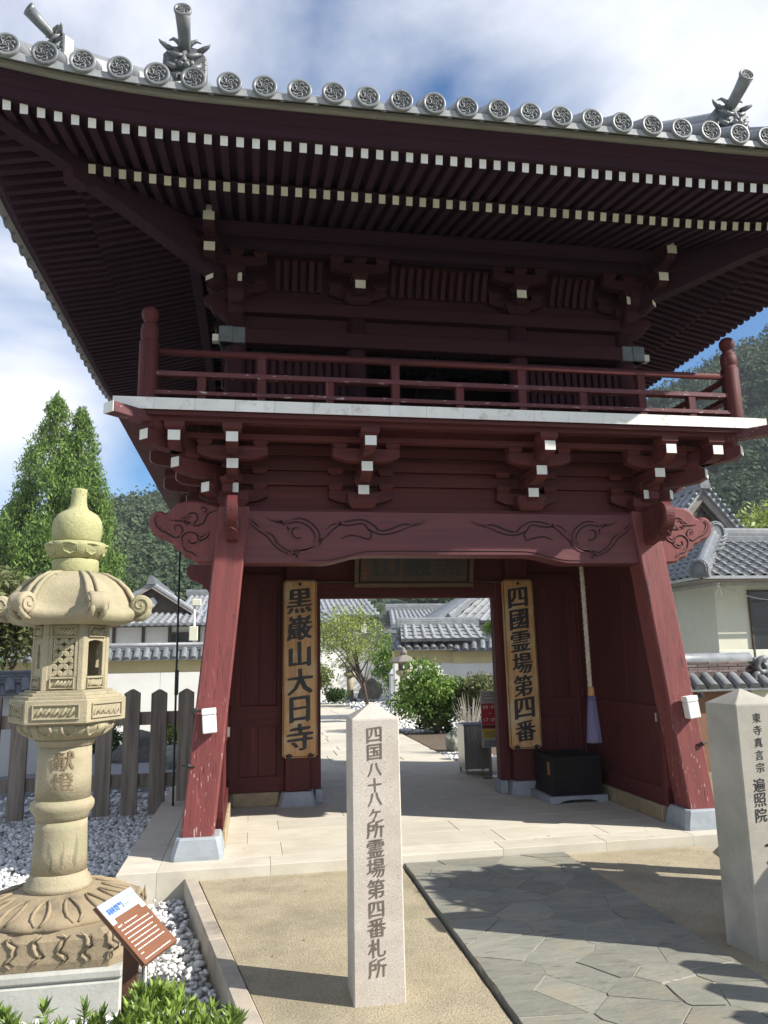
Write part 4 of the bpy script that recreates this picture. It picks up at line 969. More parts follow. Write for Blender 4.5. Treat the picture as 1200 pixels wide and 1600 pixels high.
# bell in the upper hall
e = empty('bronze_bell', (.43, 2.27, 4.2), 'dark bronze bell hanging inside the open upper hall', 'bell')
m = MB(); m.lathe([(.0, .78), (.06, .77), (.16, .745), (.22, .70), (.25, .62), (.262, .4), (.27, .2), (.285, .05), (.30, .0), (.27, 0)], (.43, 2.27, 4.22), 32); m.build('bell_body', bronze, e)
m = MB(); m.tube([(.35, 2.27, 4.98), (.36, 2.27, 5.07), (.43, 2.27, 5.11), (.50, 2.27, 5.07), (.51, 2.27, 4.98)], .022, 8); m.build('bell_loop', bronze, e)
m = MB(); m.tube([(.43, 2.27, 5.08), (.43, 2.27, 5.9)], .015, 6); m.build('hanging_rod', black_m, e)
# white boxes clamped to the legs
def clampbox(x, y, z, sx, label):
    e = empty('sensor_box', (x, y, z-.1), label, 'sensor box', 'white boxes on the front legs')
    m = MB(); T = Matrix.Translation((x, y, z)) @ Matrix.Rotation(R(-4 if sx < 0 else -7), 4, 'Y')
    m.box(-.055, .055, -.05, .045, -.095, .048, .006, T=T); m.build('housing', plastic_w, e)
    m = MB(); m.box(-.057, .057, -.053, .047, .050, .10, .006, T=T); m.build('lid', plastic_w, e)
    m = MB(); s = sx; m.box(min(s*.055, s*.13), max(s*.055, s*.13), -.01, .01, .075, .095, T=T); m.box(min(s*.11, s*.145), max(s*.11, s*.145), -.02, .02, .065, .11, .004, T=T); m.build('clamp_arm', black_m, e)
clampbox(-2.115, -.015, 1.14, -1, 'small white box clamped to the left front leg of the gate')
clampbox(2.150, -.015, 1.125, 1, 'small white box clamped to the right front leg of the gate')
for x, z, s in ((-2.275, .78, -1), (2.25, .79, 1)):
    m = MB(); m.tube([(x-s*.05, .03, z), (x, .01, z+.01), (x+s*.05, .03, z+.015)], .008, 6); m.lathe([(0, -.02), (.018, -.015), (.018, .01), (0, .02)], (x, .015, z+.01), 8); m.build('iron_hook', black_m, G)
m = MB(); m.tube([(-2.612, 2.4, 2.95), (-2.612, 2.4, 1.5), (-2.608, 2.4, .5), (-2.607, 2.4, -.14)], .012, 8)
o = m.build('grounding_rod', black_m); tag(o, 'thin black rod running down behind the left leg into the gravel', 'rod')
m = MB(); m.box(-2.625, -2.585, 2.37, 2.41, 1.25, 1.52, .004); b2 = m.build('rod_bracket', black_m, o)

# ------------------------------------------------------------------ stone posts
def stonepost(name, foot, head, z1, apex, label, mat):
    e = empty(name, (sum(p[0] for p in foot)/4, sum(p[1] for p in foot)/4, 0), label, 'stone post', 'inscribed granite posts')
    c = .006
    def ring4(P, z):
        out = []
        for i in range(4):
            a, b, d = Vector(P[i-1]), Vector(P[i]), Vector(P[(i+1) % 4]); out.append((*(b+(a-b).normalized()*c), z)); out.append((*(b+(d-b).normalized()*c), z))
        return out
    hc = (sum(p[0] for p in head)/4, sum(p[1] for p in head)/4)
    m = MB(); m.loft([ring4(foot, -.12), ring4(head, z1-.004)], True)
    m.loft([ring4(head, z1-.004), [(hc[0]+(p[0]-hc[0])*.985, hc[1]+(p[1]-hc[1])*.985, z1+.004) for p in ring4(head, 0)], [(*hc, apex)]*8], False)
    m.build('post_shaft', mat, e); return e
e = stonepost('pilgrim_stone_post', [(-1.279, -2.672), (-1.026, -2.675), (-1.026, -2.425), (-1.279, -2.422)], [(-1.277, -2.66), (-1.032, -2.66), (-1.032, -2.43), (-1.277, -2.43)], 1.318, 1.40, 'pale pink granite post carved 四国八十八ヶ所霊場第四番札所 standing in front of the gate', granite)
txt_m = M('inscription_shade_brown', (.11, .085, .065), (.17, .135, .105), .9, 30)  # flat characters; the brown stands in for shade inside the carving
m = MB(); zc = 1.243; dz = [.083, .083, .073, .065, .069, .066, .089, .088, .093, .092, .080, .088, .086, .086]; sz = [.076, .078, .072, .068, .072, .056, .086, .084, .088, .088, .074, .088, .084, .086]
z = 1.243
for i, ch in enumerate('四国八十八ヶ所霊場第四番札所'):
    yy = -2.6735-.012*(1-z/1.318)+.012*(1)-.0; write(m, ch, (-1.160-.003*i/13, -2.672+.012*z/1.318-.0016, z), Xv, Zv, sz[i], off=.014, brush=.8)
    z -= dz[i]+(.002 if i else 0)
m.build('carved_inscription', txt_m, e)
e = stonepost('temple_stone_post', [(.915, -2.576), (1.20, -2.576), (1.178, -2.30), (.893, -2.30)], [(.913, -2.576), (1.19, -2.576), (1.165, -2.31), (.888, -2.31)], 1.324, 1.41, 'weathered granite post with small characters at the right edge, beside the flagstones', granite_pale)
m = MB(); z = 1.252
for i, ch in enumerate('東寺真言宗'): write(m, ch, (1.036-.002*i, -2.5775, z), Xv, Zv, .052, off=.012, brush=.8); z -= .067
z = .892
for i, ch in enumerate('遍照院'): write(m, ch, (1.010-.003*i, -2.5775, z), Xv, Zv, .074, off=.012, brush=.8); z -= .079
z = .56
for i, ch in enumerate('大日寺'): write(m, ch, (1.085-.004*i, -2.5775, z), Xv, Zv, .15, off=.02, brush=.8); z -= .19
m.build('carved_inscription', ink, e)

# ------------------------------------------------------------------ the big stone lantern
LAN = empty('stone_lantern', (LX, LY, -.2), 'large tan stone lantern carved 献燈 with scrolled hexagonal roof, left of the gate', 'stone lantern')
def hexring(R_, z, c=0., mid=1., up=0.):
    """hexagon with rounded corners; mid<1 pulls face centres in, up lifts the corners"""
    out = []
    for i in range(6):
        a0, a1 = R(60*i), R(60*(i+1)); p0 = Vector((math.cos(a0), math.sin(a0))); p1 = Vector((math.cos(a1), math.sin(a1)))
        for t in (0, .12, .28, .5, .72, .88):
            p = p0.lerp(p1, t); w = abs(2*t-1)**2.2
            out.append((LX+p.x*R_*(mid+(1-mid)*w), LY+p.y*R_*(mid+(1-mid)*w), z+up*w))
    return out
def lobed(prof, n=8, amp=.06, a0=0., seg=96, mat=lan, name='lotus_ring', pw=1.):
    m = MB(); rg = []
    for r_, z, k in prof:
        rg.append([(LX+r_*(1+k*amp*(abs(math.cos(n*(2*math.pi*q/seg+a0)/2))**pw*1.6-.8))*math.cos(2*math.pi*q/seg), LY+r_*(1+k*amp*(abs(math.cos(n*(2*math.pi*q/seg+a0)/2))**pw*1.6-.8))*math.sin(2*math.pi*q/seg), z) for q in range(seg)])
    m.loft(rg, True, 0, True); return m.build(name, mat, LAN)
def lathe_part(name, prof, mat=lan, n=40):
    m = MB(); m.lathe(prof, (LX, LY, 0), n); return m.build(name, mat, LAN)
m = MB(); m.box(LX-.45, LX+.425, LY-.435, LY+.42, -.25, .055, .012); m.build('concrete_block', concrete, LAN)
m = MB(); m.box(LX-.455, LX+.43, LY-.44, LY+.425, .057, .112, .014); m.build('concrete_cap', concrete, LAN)
m = MB(); sq = lambda h, z, c: [(LX+x, LY+y, z) for x, y, _ in oct_(-h, h, -h, h, 0, c)]
m.loft([sq(.415, .114, .06), sq(.425, .15, .07), sq(.425, .25, .08), sq(.405, .295, .10)]); o = m.build('base_block', lan_dark, LAN)
for s in range(2):   # wavy carved clefts on the front and right face of the base
    m = MB()
    for i in range(7):
        t = -.36+i*.12; P = []
        for j in range(9):
            z = .14+j*.0185; w = t+.018*math.sin(j*1.1+i*1.7)+.01*math.sin(j*2.3+i)
            P.append((LX+w, LY-.427, z) if s == 0 else (LX+.427, LY+w, z))
        m.tube(P, [.003, .008, .011, .008, .010, .013, .009, .007, .003], 6)
    m.build('carved_cleft', lan_dark, o)
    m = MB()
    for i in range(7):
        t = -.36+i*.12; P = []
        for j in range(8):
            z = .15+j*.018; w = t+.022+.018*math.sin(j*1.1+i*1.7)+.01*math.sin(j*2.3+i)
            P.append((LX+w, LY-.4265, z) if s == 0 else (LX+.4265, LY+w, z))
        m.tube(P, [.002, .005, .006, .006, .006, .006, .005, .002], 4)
    m.build('crack_shade_lines', M('crack_shade_dark', (.08, .06, .04)), o, kind='stuff')  # dark lines beside the clefts, shade put in as colour
lobed([(.41, .285, .3), (.425, .31, 1), (.40, .335, 1.1), (.33, .362, .8), (.25, .383, .4), (.185, .40, 0), (.17, .402, 0)], 14, .035, mat=lan_dark, name='lotus_foot')
m = MB()
for i in range(14):
    a = 2*math.pi*(i+.5)/14
    for da in (-.11, .11):
        P = [(LX+r_*math.cos(a+da*w), LY+r_*math.sin(a+da*w), z) for r_, z, w in ((.23, .395, .25), (.28, .382, .8), (.34, .365, 1), (.39, .345, .85), (.415, .32, .3))]
        m.tube(P, [.004, .009, .011, .010, .006], 6)
m.build('lotus_petal_carving', lan_dark, LAN)
lathe_part('shaft_foot', [(.17, .40), (.178, .405), (.178, .43), (.168, .438), (.168, .452), (.154, .466), (.148, .49)])
lathe_part('lower_shaft', [(.148, .488), (.144, .60), (.139, .72), (.138, .765)])
lathe_part('shaft_ring', [(.140, .765), (.146, .79), (.166, .815), (.172, .835), (.170, .855), (.154, .872), (.150, .876)])
sh = lathe_part('upper_shaft', [(.150, .876), (.148, 1.0), (.145, 1.10), (.143, 1.165)], n=64)
m = MB()  # 献燈 on the shaft, facing front and a little right
for i, ch in enumerate('献燈'):
  v, f = glyph(ch, .0)
  for c_, dx_ in enumerate((0, .016, -.016)):
    P = []
    for x, y in v:
        s_ = (x+dx_)*.115; a = R(-90+10)+s_/.150; P.append((LX+(.1508+.0003*c_)*math.cos(a), LY+(.1508+.0003*c_)*math.sin(a), 1.095-i*.118+y*.105))
    m.add(P, f)
m.build('carved_characters', M('carving_shade_tone', (.20, .15, .09), (.16, .12, .07), .9), sh)  # flat characters, darkened to stand for shade in the cut strokes
lathe_part('shaft_collar', [(.143, 1.163), (.155, 1.168), (.157, 1.182), (.166, 1.188), (.168, 1.198), (.16, 1.206)])
lobed([(.165, 1.204, 0), (.19, 1.212, .6), (.225, 1.235, 1), (.25, 1.262, 1), (.258, 1.285, .5), (.25, 1.296, 0)], 12, .04, name='lotus_cup')
m = MB()
for i in range(12):
    a = 2*math.pi*(i+.5)/12
    m.tube([(LX+r_*math.cos(a+w), LY+r_*math.sin(a+w), z) for r_, z, w in ((.262, 1.285, -.14), (.255, 1.262, -.15), (.225, 1.236, -.06), (.215, 1.228, 0), (.225, 1.236, .06), (.255, 1.262, .15), (.262, 1.285, .14))], .009, 6)
m.build('lotus_petal_carving', lan, LAN)
def hexprism(name, lv, mat=lan):
    m = MB(); m.loft([hexring(r_, z) for r_, z in lv]); return m.build(name, mat, LAN)
pl_ = hexprism('platform_slab', [(.30, 1.295), (.322, 1.305), (.322, 1.425), (.316, 1.431)])
hexprism('platform_step', [(.300, 1.432), (.300, 1.446), (.296, 1.449)]); hexprism('platform_step', [(.272, 1.450), (.272, 1.462), (.268, 1.466)]); hexprism('platform_step', [(.245, 1.467), (.245, 1.478)])
def face(i, R_):  # frame on hex face i: origin at centre, U along, N outward
    a = R(60*i+30); ap = R_*math.cos(R(30)); N = Vector((math.cos(a), math.sin(a), 0)); return Vector((LX, LY, 0))+N*ap, Vector((-N.y, N.x, 0)), N
def framed(parent, i, R_, w, z0, z1, seed, mat=lan, b=.009):
    O, U, N = face(i, R_); m = MB(); T = Matrix(((U.x, -N.x, 0, O.x), (U.y, -N.y, 0, O.y), (0, 0, 1, 0), (0, 0, 0, 1)))
    for q in ((-w, w, z0, z0+b), (-w, w, z1-b, z1)): m.box(q[0], q[1], -.010, .004, q[2], q[3], .002, T=T)
    for q in ((-w, -w+b), (w-b, w)): m.box(q[0], q[1], -.0099, .004, z0+b, z1-b, .002, T=T)
    rr = random.Random(seed); h = z1-z0-2*b
    for j in range(5):
        x = -w+.02+(2*w-.04)*j/5; P = [(x+t*.032, -.001, z0+b+h*(.12+.75*t**1.3+.08*math.sin(3*t+j))) for t in (0, .25, .5, .75, 1)]
        m.tube(P, [.004, .009, .010, .008, .004], 5, T=T)
        m.tube([(x+.02, -.001, z0+b+h*.2), (x+.035, -.003, z0+b+h*.35), (x+.03, -.001, z0+b+h*.55)], .006, 5, T=T)
    m.build('carved_panel', mat, parent)
for i in range(6): framed(pl_, i, .322, .125, 1.325, 1.408, i)
# fire box
fb = bpy.data.objects.new('fire_box', None); link(fb, LAN, (LX, LY, 1.48))
RF = .212
for i in range(6):
    a = R(60*i); m = MB(); c = Vector((LX+(RF-.022)*math.cos(a), LY+(RF-.022)*math.sin(a)))
    m.loft([[(c.x+.024*math.cos(a+q*math.pi/3), c.y+.024*math.sin(a+q*math.pi/3), z) for q in range(6)] for z in (1.479, 1.846)]); m.build('corner_post', lan, fb)
    O, U, N = face(i, RF); T = Matrix(((U.x, -N.x, 0, O.x), (U.y, -N.y, 0, O.y), (0, 0, 1, 0), (0, 0, 0, 1)))
    for z0, z1, sd_ in ((1.480, 1.553, 3), (1.768, 1.846, 9)):
        m = MB(); m.box(-.085, .085, .003, .035, z0, z1, .002, T=T); m.build('panel', lan, fb)
        framed(fb, i, RF, .066, z0+.006, z1-.006, i+sd_, b=.006)
    for s in (-1, 1):
        m = MB(); m.box(min(s*.060, s*.088), max(s*.060, s*.088), .002, .03, 1.553, 1.768, .002, T=T); m.build('window_jamb', lan, fb)
    if i in (4, 1):      # front and back: interlocked petal lattice
        m = MB(); cw, chh = .06, .0715
        for cx_ in range(2):
            for cz in range(3):
                x0 = -.06+cw*(cx_+.5); z0 = 1.554+chh*(cz+.5)
                for dx, dz in ((1, 1), (1, -1), (-1, 1), (-1, -1)):
                    ex, ez = x0+dx*cw/2, z0+dz*chh/2; mx_, mz_ = (x0+ex)/2, (z0+ez)/2; l = math.hypot(cw/2, chh/2); ux, uz = dx*cw/2/l, dz*chh/2/l
                    P = [(mx_+ux*l/2*t-uz*w*.0125, mz_+uz*l/2*t+ux*w*.0125) for t, w in ((-1, 0), (-.6, .8), (0, 1.15), (.6, .8), (1, 0), (.6, -.8), (0, -1.15), (-.6, -.8))]
                    m.prism(P, (0, .006, 0), (1, 0, 0), (0, 0, 1), (0, .012, 0), b=.003, T=T)
        m.build('lattice_window', lan, fb)
    elif i in (3, 0):   # gourd-shaped openings
        m = MB(); n = 20; out = [(-.06, 1.553), (.06, 1.553), (.06, 1.768), (-.06, 1.768)]
        for z0, z1 in ((1.553, 1.60), (1.735, 1.768)): m.box(-.06, .06, .004, .026, z0, z1, .002, T=T)
        for s in (-1, 1):
            m.prism([(s*.06, 1.60), (s*.03, 1.60), (s*.022, 1.64), (s*.034, 1.68), (s*.018, 1.71), (s*.02, 1.735), (s*.06, 1.735)], (0, .005, 0), (1, 0, 0), (0, 0, 1), (0, .02, 0), T=T)
        m.build('moon_window', lan, fb)
    else:                # open arched windows
        m = MB(); m.prism([(-.06, 1.768), (-.06, 1.745), (-.05, 1.752), (0, 1.760), (.05, 1.752), (.06, 1.745), (.06, 1.768)], (0, .004, 0), (1, 0, 0), (0, 0, 1), (0, .024, 0), T=T); m.build('window_arch', lan, fb)
# roof
m = MB()
m.loft([hexring(*q) for q in ((.205, 1.846), (.30, 1.842, 0, .96, .006), (.375, 1.858, 0, .90, .018), (.408, 1.885, 0, .88, .03), (.412, 1.905, 0, .88, .035), (.395, 1.922, 0, .88, .035), (.372, 1.935, 0, .88, .03),
                               (.355, 1.965, 0, .90, .012), (.335, 2.01, 0, .93), (.305, 2.055, 0, .97), (.26, 2.10, 0, 1.0), (.20, 2.138, 0, 1.03), (.145, 2.157, 0, 1.06), (.12, 2.16, 0, 1.06))], True, 0, True)
rf_ = m.build('lantern_roof', lan_moss if False else lan, LAN)
for i in range(6):
    a = R(60*i); Dr = Vector((math.cos(a), math.sin(a), 0)); Tn = Vector((-Dr.y, Dr.x, 0)); C0 = Vector((LX, LY, 0))
    m = MB()
    for s in (-1, 1):
        P = [C0+Dr*r_+Tn*s*w+Zv*z for r_, z, w in ((.13, 2.155, .018), (.19, 2.145, .022), (.255, 2.108, .026), (.305, 2.06, .028), (.337, 2.01, .030), (.358, 1.965, .031), (.372, 1.94, .031))]
        m.tube(P, [.008, .010, .011, .012, .013, .014, .014], 7)
    m.build('roof_rib', lan, rf_)
    m = MB(); cc_ = C0+Dr*.392+Zv*1.962
    Tm = Matrix(((Dr.x, Tn.x, 0, cc_.x), (Dr.y, Tn.y, 0, cc_.y), (0, 0, 1, cc_.z), (0, 0, 0, 1)))
    rings = []
    for yy, rr in ((-.052, .040), (-.050, .052), (-.038, .061), (-.015, .057), (.015, .057), (.038, .061), (.050, .052), (.052, .040)):
        rings.append([tuple(Tm @ Vector((rr*math.cos(2*math.pi*q/20), yy, rr*math.sin(2*math.pi*q/20)))) for q in range(20)])
    m.loft(rings, True, 0, True)
    for s in (-1, 1):
        P = [tuple(Tm @ Vector(((.050-.042*t)*math.cos(-1.2+8*t), s*.052, (.050-.042*t)*math.sin(-1.2+8*t)))) for t in [j/16 for j in range(17)]]; m.tube(P, .0065, 5)
        m.tube([tuple(Tm @ Vector(q)) for q in ((.045, s*.034, -.01), (.035, s*.034, -.05), (.01, s*.034, -.075), (-.03, s*.032, -.09))], [.014, .016, .015, .010], 6)
    m.build('corner_scroll', lan, rf_)
lathe_part('roof_collar', [(.128, 2.155), (.132, 2.162), (.132, 2.228), (.126, 2.236)], lan_moss)
lobed([(.115, 2.236, 0), (.13, 2.243, .5), (.155, 2.27, 1), (.172, 2.305, 1), (.176, 2.325, .8), (.165, 2.335, .3), (.14, 2.34, 0)], 8, .045, R(22), name='lotus_seat', mat=lan_moss)
m = MB()
for i in range(8):
    a = 2*math.pi*(i+.5)/8+R(22)
    P = [(LX+r_*math.cos(a+w), LY+r_*math.sin(a+w), z) for r_, z, w in ((.172, 2.315, -.24), (.158, 2.275, -.22), (.15, 2.258, 0), (.158, 2.275, .22), (.172, 2.315, .24), (.177, 2.322, 0), (.172, 2.315, -.24))]
    m.tube(P, .0075, 6)
m.build('lotus_petal_carving', lan_moss, LAN)
lathe_part('jewel_finial', [(.125, 2.338), (.134, 2.352), (.143, 2.40), (.143, 2.44), (.137, 2.475), (.115, 2.51), (.085, 2.53), (.06, 2.545), (.05, 2.565), (.045, 2.60), (.044, 2.65), (.046, 2.668), (.04, 2.672), (.0, 2.672)], lan_moss, 48)

# ------------------------------------------------------------------ information sign
P0, P1, P2 = Vector((-2.396, -3.093, .642)), Vector((-2.288, -2.919, .667)), Vector((-2.070, -3.022, .471))
U = (P1-P0); V = (P2-P1); lu, lv = U.length, V.length; U.normalize(); V = (V-U*V.dot(U)).normalized(); N = U.cross(V); N = N if N.z > 0 else -N
e = empty('information_sign', (-2.20, -3.06, -.15), 'tilted brown information panel with pale blue heading 鐘楼門, on a square post by the gravel', 'information sign')
def spb(name, a0, a1, b0, b1, h0, h1, mat, parent=e):
    m = MB(); T = Matrix(((U.x, V.x, N.x, P0.x), (U.y, V.y, N.y, P0.y), (U.z, V.z, N.z, P0.z), (0, 0, 0, 1))); m.box(a0, a1, b0, b1, h0, h1, .001, T=T); return m.build(name, mat, parent)
spb('panel', 0, lu, 0, lv, -.012, 0, sign_brown); spb('panel_back', -.003, lu+.003, -.004, lv+.003, -.02, -.0125, post_brown)
spb('heading_strip', .002, lu-.002, .002, .085, .0003, .001, sign_blue)
for a in (.0, lu-.03): spb('code_sticker', a+.002, a+.028, .072, .108, .0012, .0022, white)
m = MB()
for i, ch in enumerate('鐘楼門'): write(m, ch, P0+U*(.036+.030*i)+V*.050+N*.0015, U, -V, .031, N, off=.02)
for i, ch in enumerate('Bell Tower Gate'):
    if ch != ' ': write(m, ch, P0+U*(.128+.0052*i)+V*(.030+(0.0016 if ch in 'ae' else 0))+N*.0015, U, -V, .0105, N, off=.005, norm=False)
for i, ch in enumerate('钟楼门'): write(m, ch, P0+U*(.125+.014*i)+V*.056+N*.0015, U, -V, .010, N, off=0)
m.build('blue_heading', blue_ink, e)
m = MB(); rr = random.Random(5)
for i, ch in enumerate('鐘楼門'): write(m, ch, P0+U*(.020+.009*i)+V*.125+N*.0012, U, -V, .0095, N, off=0)
for k in range(9):
    b = .125+k*.0205+(.006 if k > 7 else 0); a = (.055 if k == 0 else .018)+(.0 if k != 7 else 0); end = {0: .13, 7: .03}.get(k, lu-.02-rr.random()*.02)
    while a < end:
        l = rr.uniform(.004, .013); Tq = P0+U*a+V*b+N*.0010
        m.add([Tq-V*.0022, Tq+U*l-V*.0022, Tq+U*l+V*.0022, Tq+V*.0022], [(0, 1, 2, 3)]); a += l+.0028
m.build('small_print', white_ink, e, kind='stuff')
C_ = P0+U*lu*.42+V*lv*.50-N*.02
m = MB(); m.box(C_.x-.030, C_.x+.030, C_.y-.022, C_.y+.022, -.2, C_.z-.005, .003); m.build('square_post', post_brown, e)
m = MB(); m.tube([(C_.x+.055, C_.y+.01, -.2), (C_.x+.055, C_.y+.01, C_.z-.06)], .012, 10); m.build('grey_pipe', steel, e)

# ------------------------------------------------------------------ wooden fence
def fence(name, x0, n, dx, y, label, z0=-.05, z1=1.305, T=None):
    e = empty(name, (x0, y, z0), label, 'fence')
    for i in range(n):
        x = x0-dx*i; w = .087; tz = random.uniform(-.01, .01); m = MB(); tl = random.uniform(-.006, .006)
        m.loft([[(x+a+tl*0, y+b, z0) for a, b in ((-w, -.025), (w, -.025), (w, .025), (-w, .025))], [(x+a+tl, y+b, z1-.045+tz) for a, b in ((-w, -.025), (w, -.025), (w, .025), (-w, .025))], [(x+a*.15+tl, y+b, z1+tz) for a, b in ((-w, -.022), (w, -.022), (w, .022), (-w, .022))]], T=T)
        m.build('picket', weather_w, e)
    for z in (.235, .91):
        m = MB(); m.box(x0-dx*(n-1)-.12, x0+.12, y+.027, y+.075, z, z+.145, .004, T=T); m.build('rail', weather_w, e)
    return e
fence('wooden_fence', -2.52, 9, .297, 2.72, 'weathered brown picket fence with pointed tops between the lantern and the left leg')

# ------------------------------------------------------------------ garden walls with tiled coping
HT = MB(); HT.loft([[(.075*math.cos(a), y, .055*math.sin(a)) for a in [math.pi*q/6 for q in range(7)]] for y in (0, .34)], False, 0, True, False)
HT.loft([[(.075*math.cos(a), 0, .06*math.sin(a)) for a in [2*math.pi*q/12 for q in range(12)]], [(.075*math.cos(a), .02, .06*math.sin(a)) for a in [2*math.pi*q/12 for q in range(12)]]], True, 0, True)
CT, _ = HT.mesh('coping_tile', [tile], False)
def gwall(name, P0, P1, zt, ze, label, body=plaster, band=yellow_pl, zband=None, ov=.30, sp=.22, th=.12, group=None):
    a, b = Vector(P0), Vector(P1); d = b-a; l = d.length; ang = math.atan2(d.y, d.x); T = Matrix.Translation((a.x, a.y, 0)) @ Matrix.Rotation(ang, 4, 'Z')
    c = (a+b)/2; e = empty(name, (c.x, c.y, -.16), label, 'garden wall', group)
    zb_ = zband if zband else ze-.3
    n = max(1, round(l/1.9))
    for k in range(n):
        m = MB(); m.box(l*k/n+.004, l*(k+1)/n-.004, -th, th, -.16, zb_, .004, T=T); m.build('wall_panel', body, e)
    m = MB(); m.box(0, l, -th+.01, th-.01, zb_+.001, ze+.05, T=T); m.build('upper_band', band, e)
    m = MB(); m.prism([(-ov, ze), (-ov, ze+.03), (-.09, zt-.16), (.09, zt-.16), (ov, ze+.03), (ov, ze)], (0, 0, 0), (0, 1, 0), (0, 0, 1), (l, 0, 0), T=T); m.build('coping_bed', tile, e)
    h = zt-.16-ze
    for s in (-1, 1):
        if s == 1 and abs(P0[1]-P1[1]) < 2: continue
        for k in range(int(l/sp)):
            o = piece('coping_tile', CT, e, T @ Vector(((k+.5)*sp, s*ov*1.03, ze+.045)), Matrix.Rotation(ang+(0 if s < 0 else math.pi), 3, 'Z') @ Matrix.Rotation(math.atan2(h, ov-.09)*.9, 3, 'X'))
    for j, (w, z0, z1) in enumerate(((.13, zt-.17, zt-.125), (.115, zt-.122, zt-.08), (.10, zt-.077, zt-.045))):
        m = MB(); m.box(0, l, -w, w, z0, z1, .008, T=T); m.build('ridge_course', tile, e)
    m = MB(); m.tube([T @ Vector((x, 0, zt-.035)) for x in (0, l)], .055, 12); m.build('ridge_cap', tile, e)
    return e
gwall('garden_wall', (-11, 13), (-2.2, 13), 2.03, 1.63, 'white garden wall with yellow band and grey tiled coping behind the picket fence', zband=1.34)
gwall('garden_wall', (1.75, 13.0), (3.3, 13.0), 2.12, 1.75, 'short yellow-banded wall end with tiled coping in front of the courtyard shrubs', zband=1.42)
gwall('garden_wall', (3.3, 13.0), (9, 11.2), 2.10, 1.70, 'yellow and white garden wall with tiled coping seen right of the passage', zband=1.40)
gwall('garden_wall', (-10, 4.2), (-4.75, 6.3), 1.50, 1.16, 'low white wall with dark tiled coping at the left edge behind the lantern', band=plaster)
gwall('garden_wall', (-4, 31), (7.5, 31), 2.7, 2.15, 'distant white courtyard wall with pale tiled coping seen through the passage', band=plaster)
# small roof over the wall end
def tiled_roof(parent, P00, P10, P11, P01, rows_, courses, r_=.07, name='roof_tiles', mat=tile_is, th=.06, kind='stuff'):
    """P00-P10 eave, P01-P11 ridge; rows of round tiles running from eave to ridge, stepped courses between"""
    A, B, Cc, D = Vector(P00), Vector(P10), Vector(P11), Vector(P01); m = MB()
    n = (B-A).cross(D-A).normalized(); n = n if n.z > 0 else -n; al = (B-A).normalized()
    m.loft([[tuple(p) for p in (A, B, Cc, D)], [tuple(p-n*th) for p in (A, B, Cc, D)]])
    for i in range(rows_):
        t = (i+.5)/rows_; p, q = A.lerp(B, t), D.lerp(Cc, t)
        if (q-p).length < .2: continue
        m.loft([[tuple(c+al*(r_*math.cos(a))+n*(r_*math.sin(a))) for a in [math.pi*k/5 for k in range(6)]] for c in (p, q)], False, 0, True, False)
        m.loft([[tuple(p+al*(r_*1.05*math.cos(a))+n*(r_*1.05*math.sin(a))) for a in [2*math.pi*k/8 for k in range(8)]], [tuple(p-(q-p).normalized()*.02+al*(r_*1.05*math.cos(a))+n*(r_*1.05*math.sin(a))) for a in [2*math.pi*k/8 for k in range(8)]]])
    for j in range(courses):
        t = j/courses; p0, p1 = A.lerp(D, t), B.lerp(Cc, t); u = (D-A).normalized()
        m.loft([[tuple(x) for x in (p0+n*.002, p0+n*.03, p0+u*.9*(D-A).length/courses+n*.004)], [tuple(x) for x in (p1+n*.002, p1+n*.03, p1+u*.9*(D-A).length/courses+n*.004)]])
    return m.build(name, mat, parent, kind=kind)
def ridge(parent, P, w=.12, h=.22, nm='ridge'):
    m = MB(); A, B = Vector(P[0]), Vector(P[1]); d = (B-A).normalized(); s = d.cross(Zv).normalized()
    prof_ = [(-w, -.05), (-w, h*.25), (-w*.8, h*.3), (-w*.8, h*.55), (-w*.6, h*.6), (-w*.55, h*.8), (-w*.3, h*.97), (0, h), (w*.3, h*.97), (w*.55, h*.8), (w*.6, h*.6), (w*.8, h*.55), (w*.8, h*.3), (w, h*.25), (w, -.05)]
    m.loft([[tuple(p+s*a+Zv*b) for a, b in prof_] for p in (A, B)]); return m.build(nm, tile, parent)
e = empty('wall_gate_roof', (3.0, 13.4, 0), 'small grey tiled roof capping the wall end behind the courtyard lantern', 'tiled roof')
tiled_roof(e, (1.9, 12.65, 2.02), (4.1, 12.65, 2.02), (4.0, 13.3, 2.42), (2.0, 13.3, 2.42), 9, 4, .06); tiled_roof(e, (4.1, 13.95, 2.02), (1.9, 13.95, 2.02), (2.0, 13.3, 2.42), (4.0, 13.3, 2.42), 9, 4, .06)
ridge(e, ((1.9, 13.3, 2.40), (4.1, 13.3, 2.40)), .1, .2); m = MB(); m.prism([(12.7, 2.0), (13.3, 2.37), (13.9, 2.0)], (2.0, 0, 0), (0, 1, 0), (0, 0, 1), (.05, 0, 0)); m.build('gable_board', wood_dk, e)
for x in (2.15, 3.9):
    m = MB(); m.box(x-.06, x+.06, 13.2, 13.4, -.1, 2.2); m.build('post', wood_dk, e)

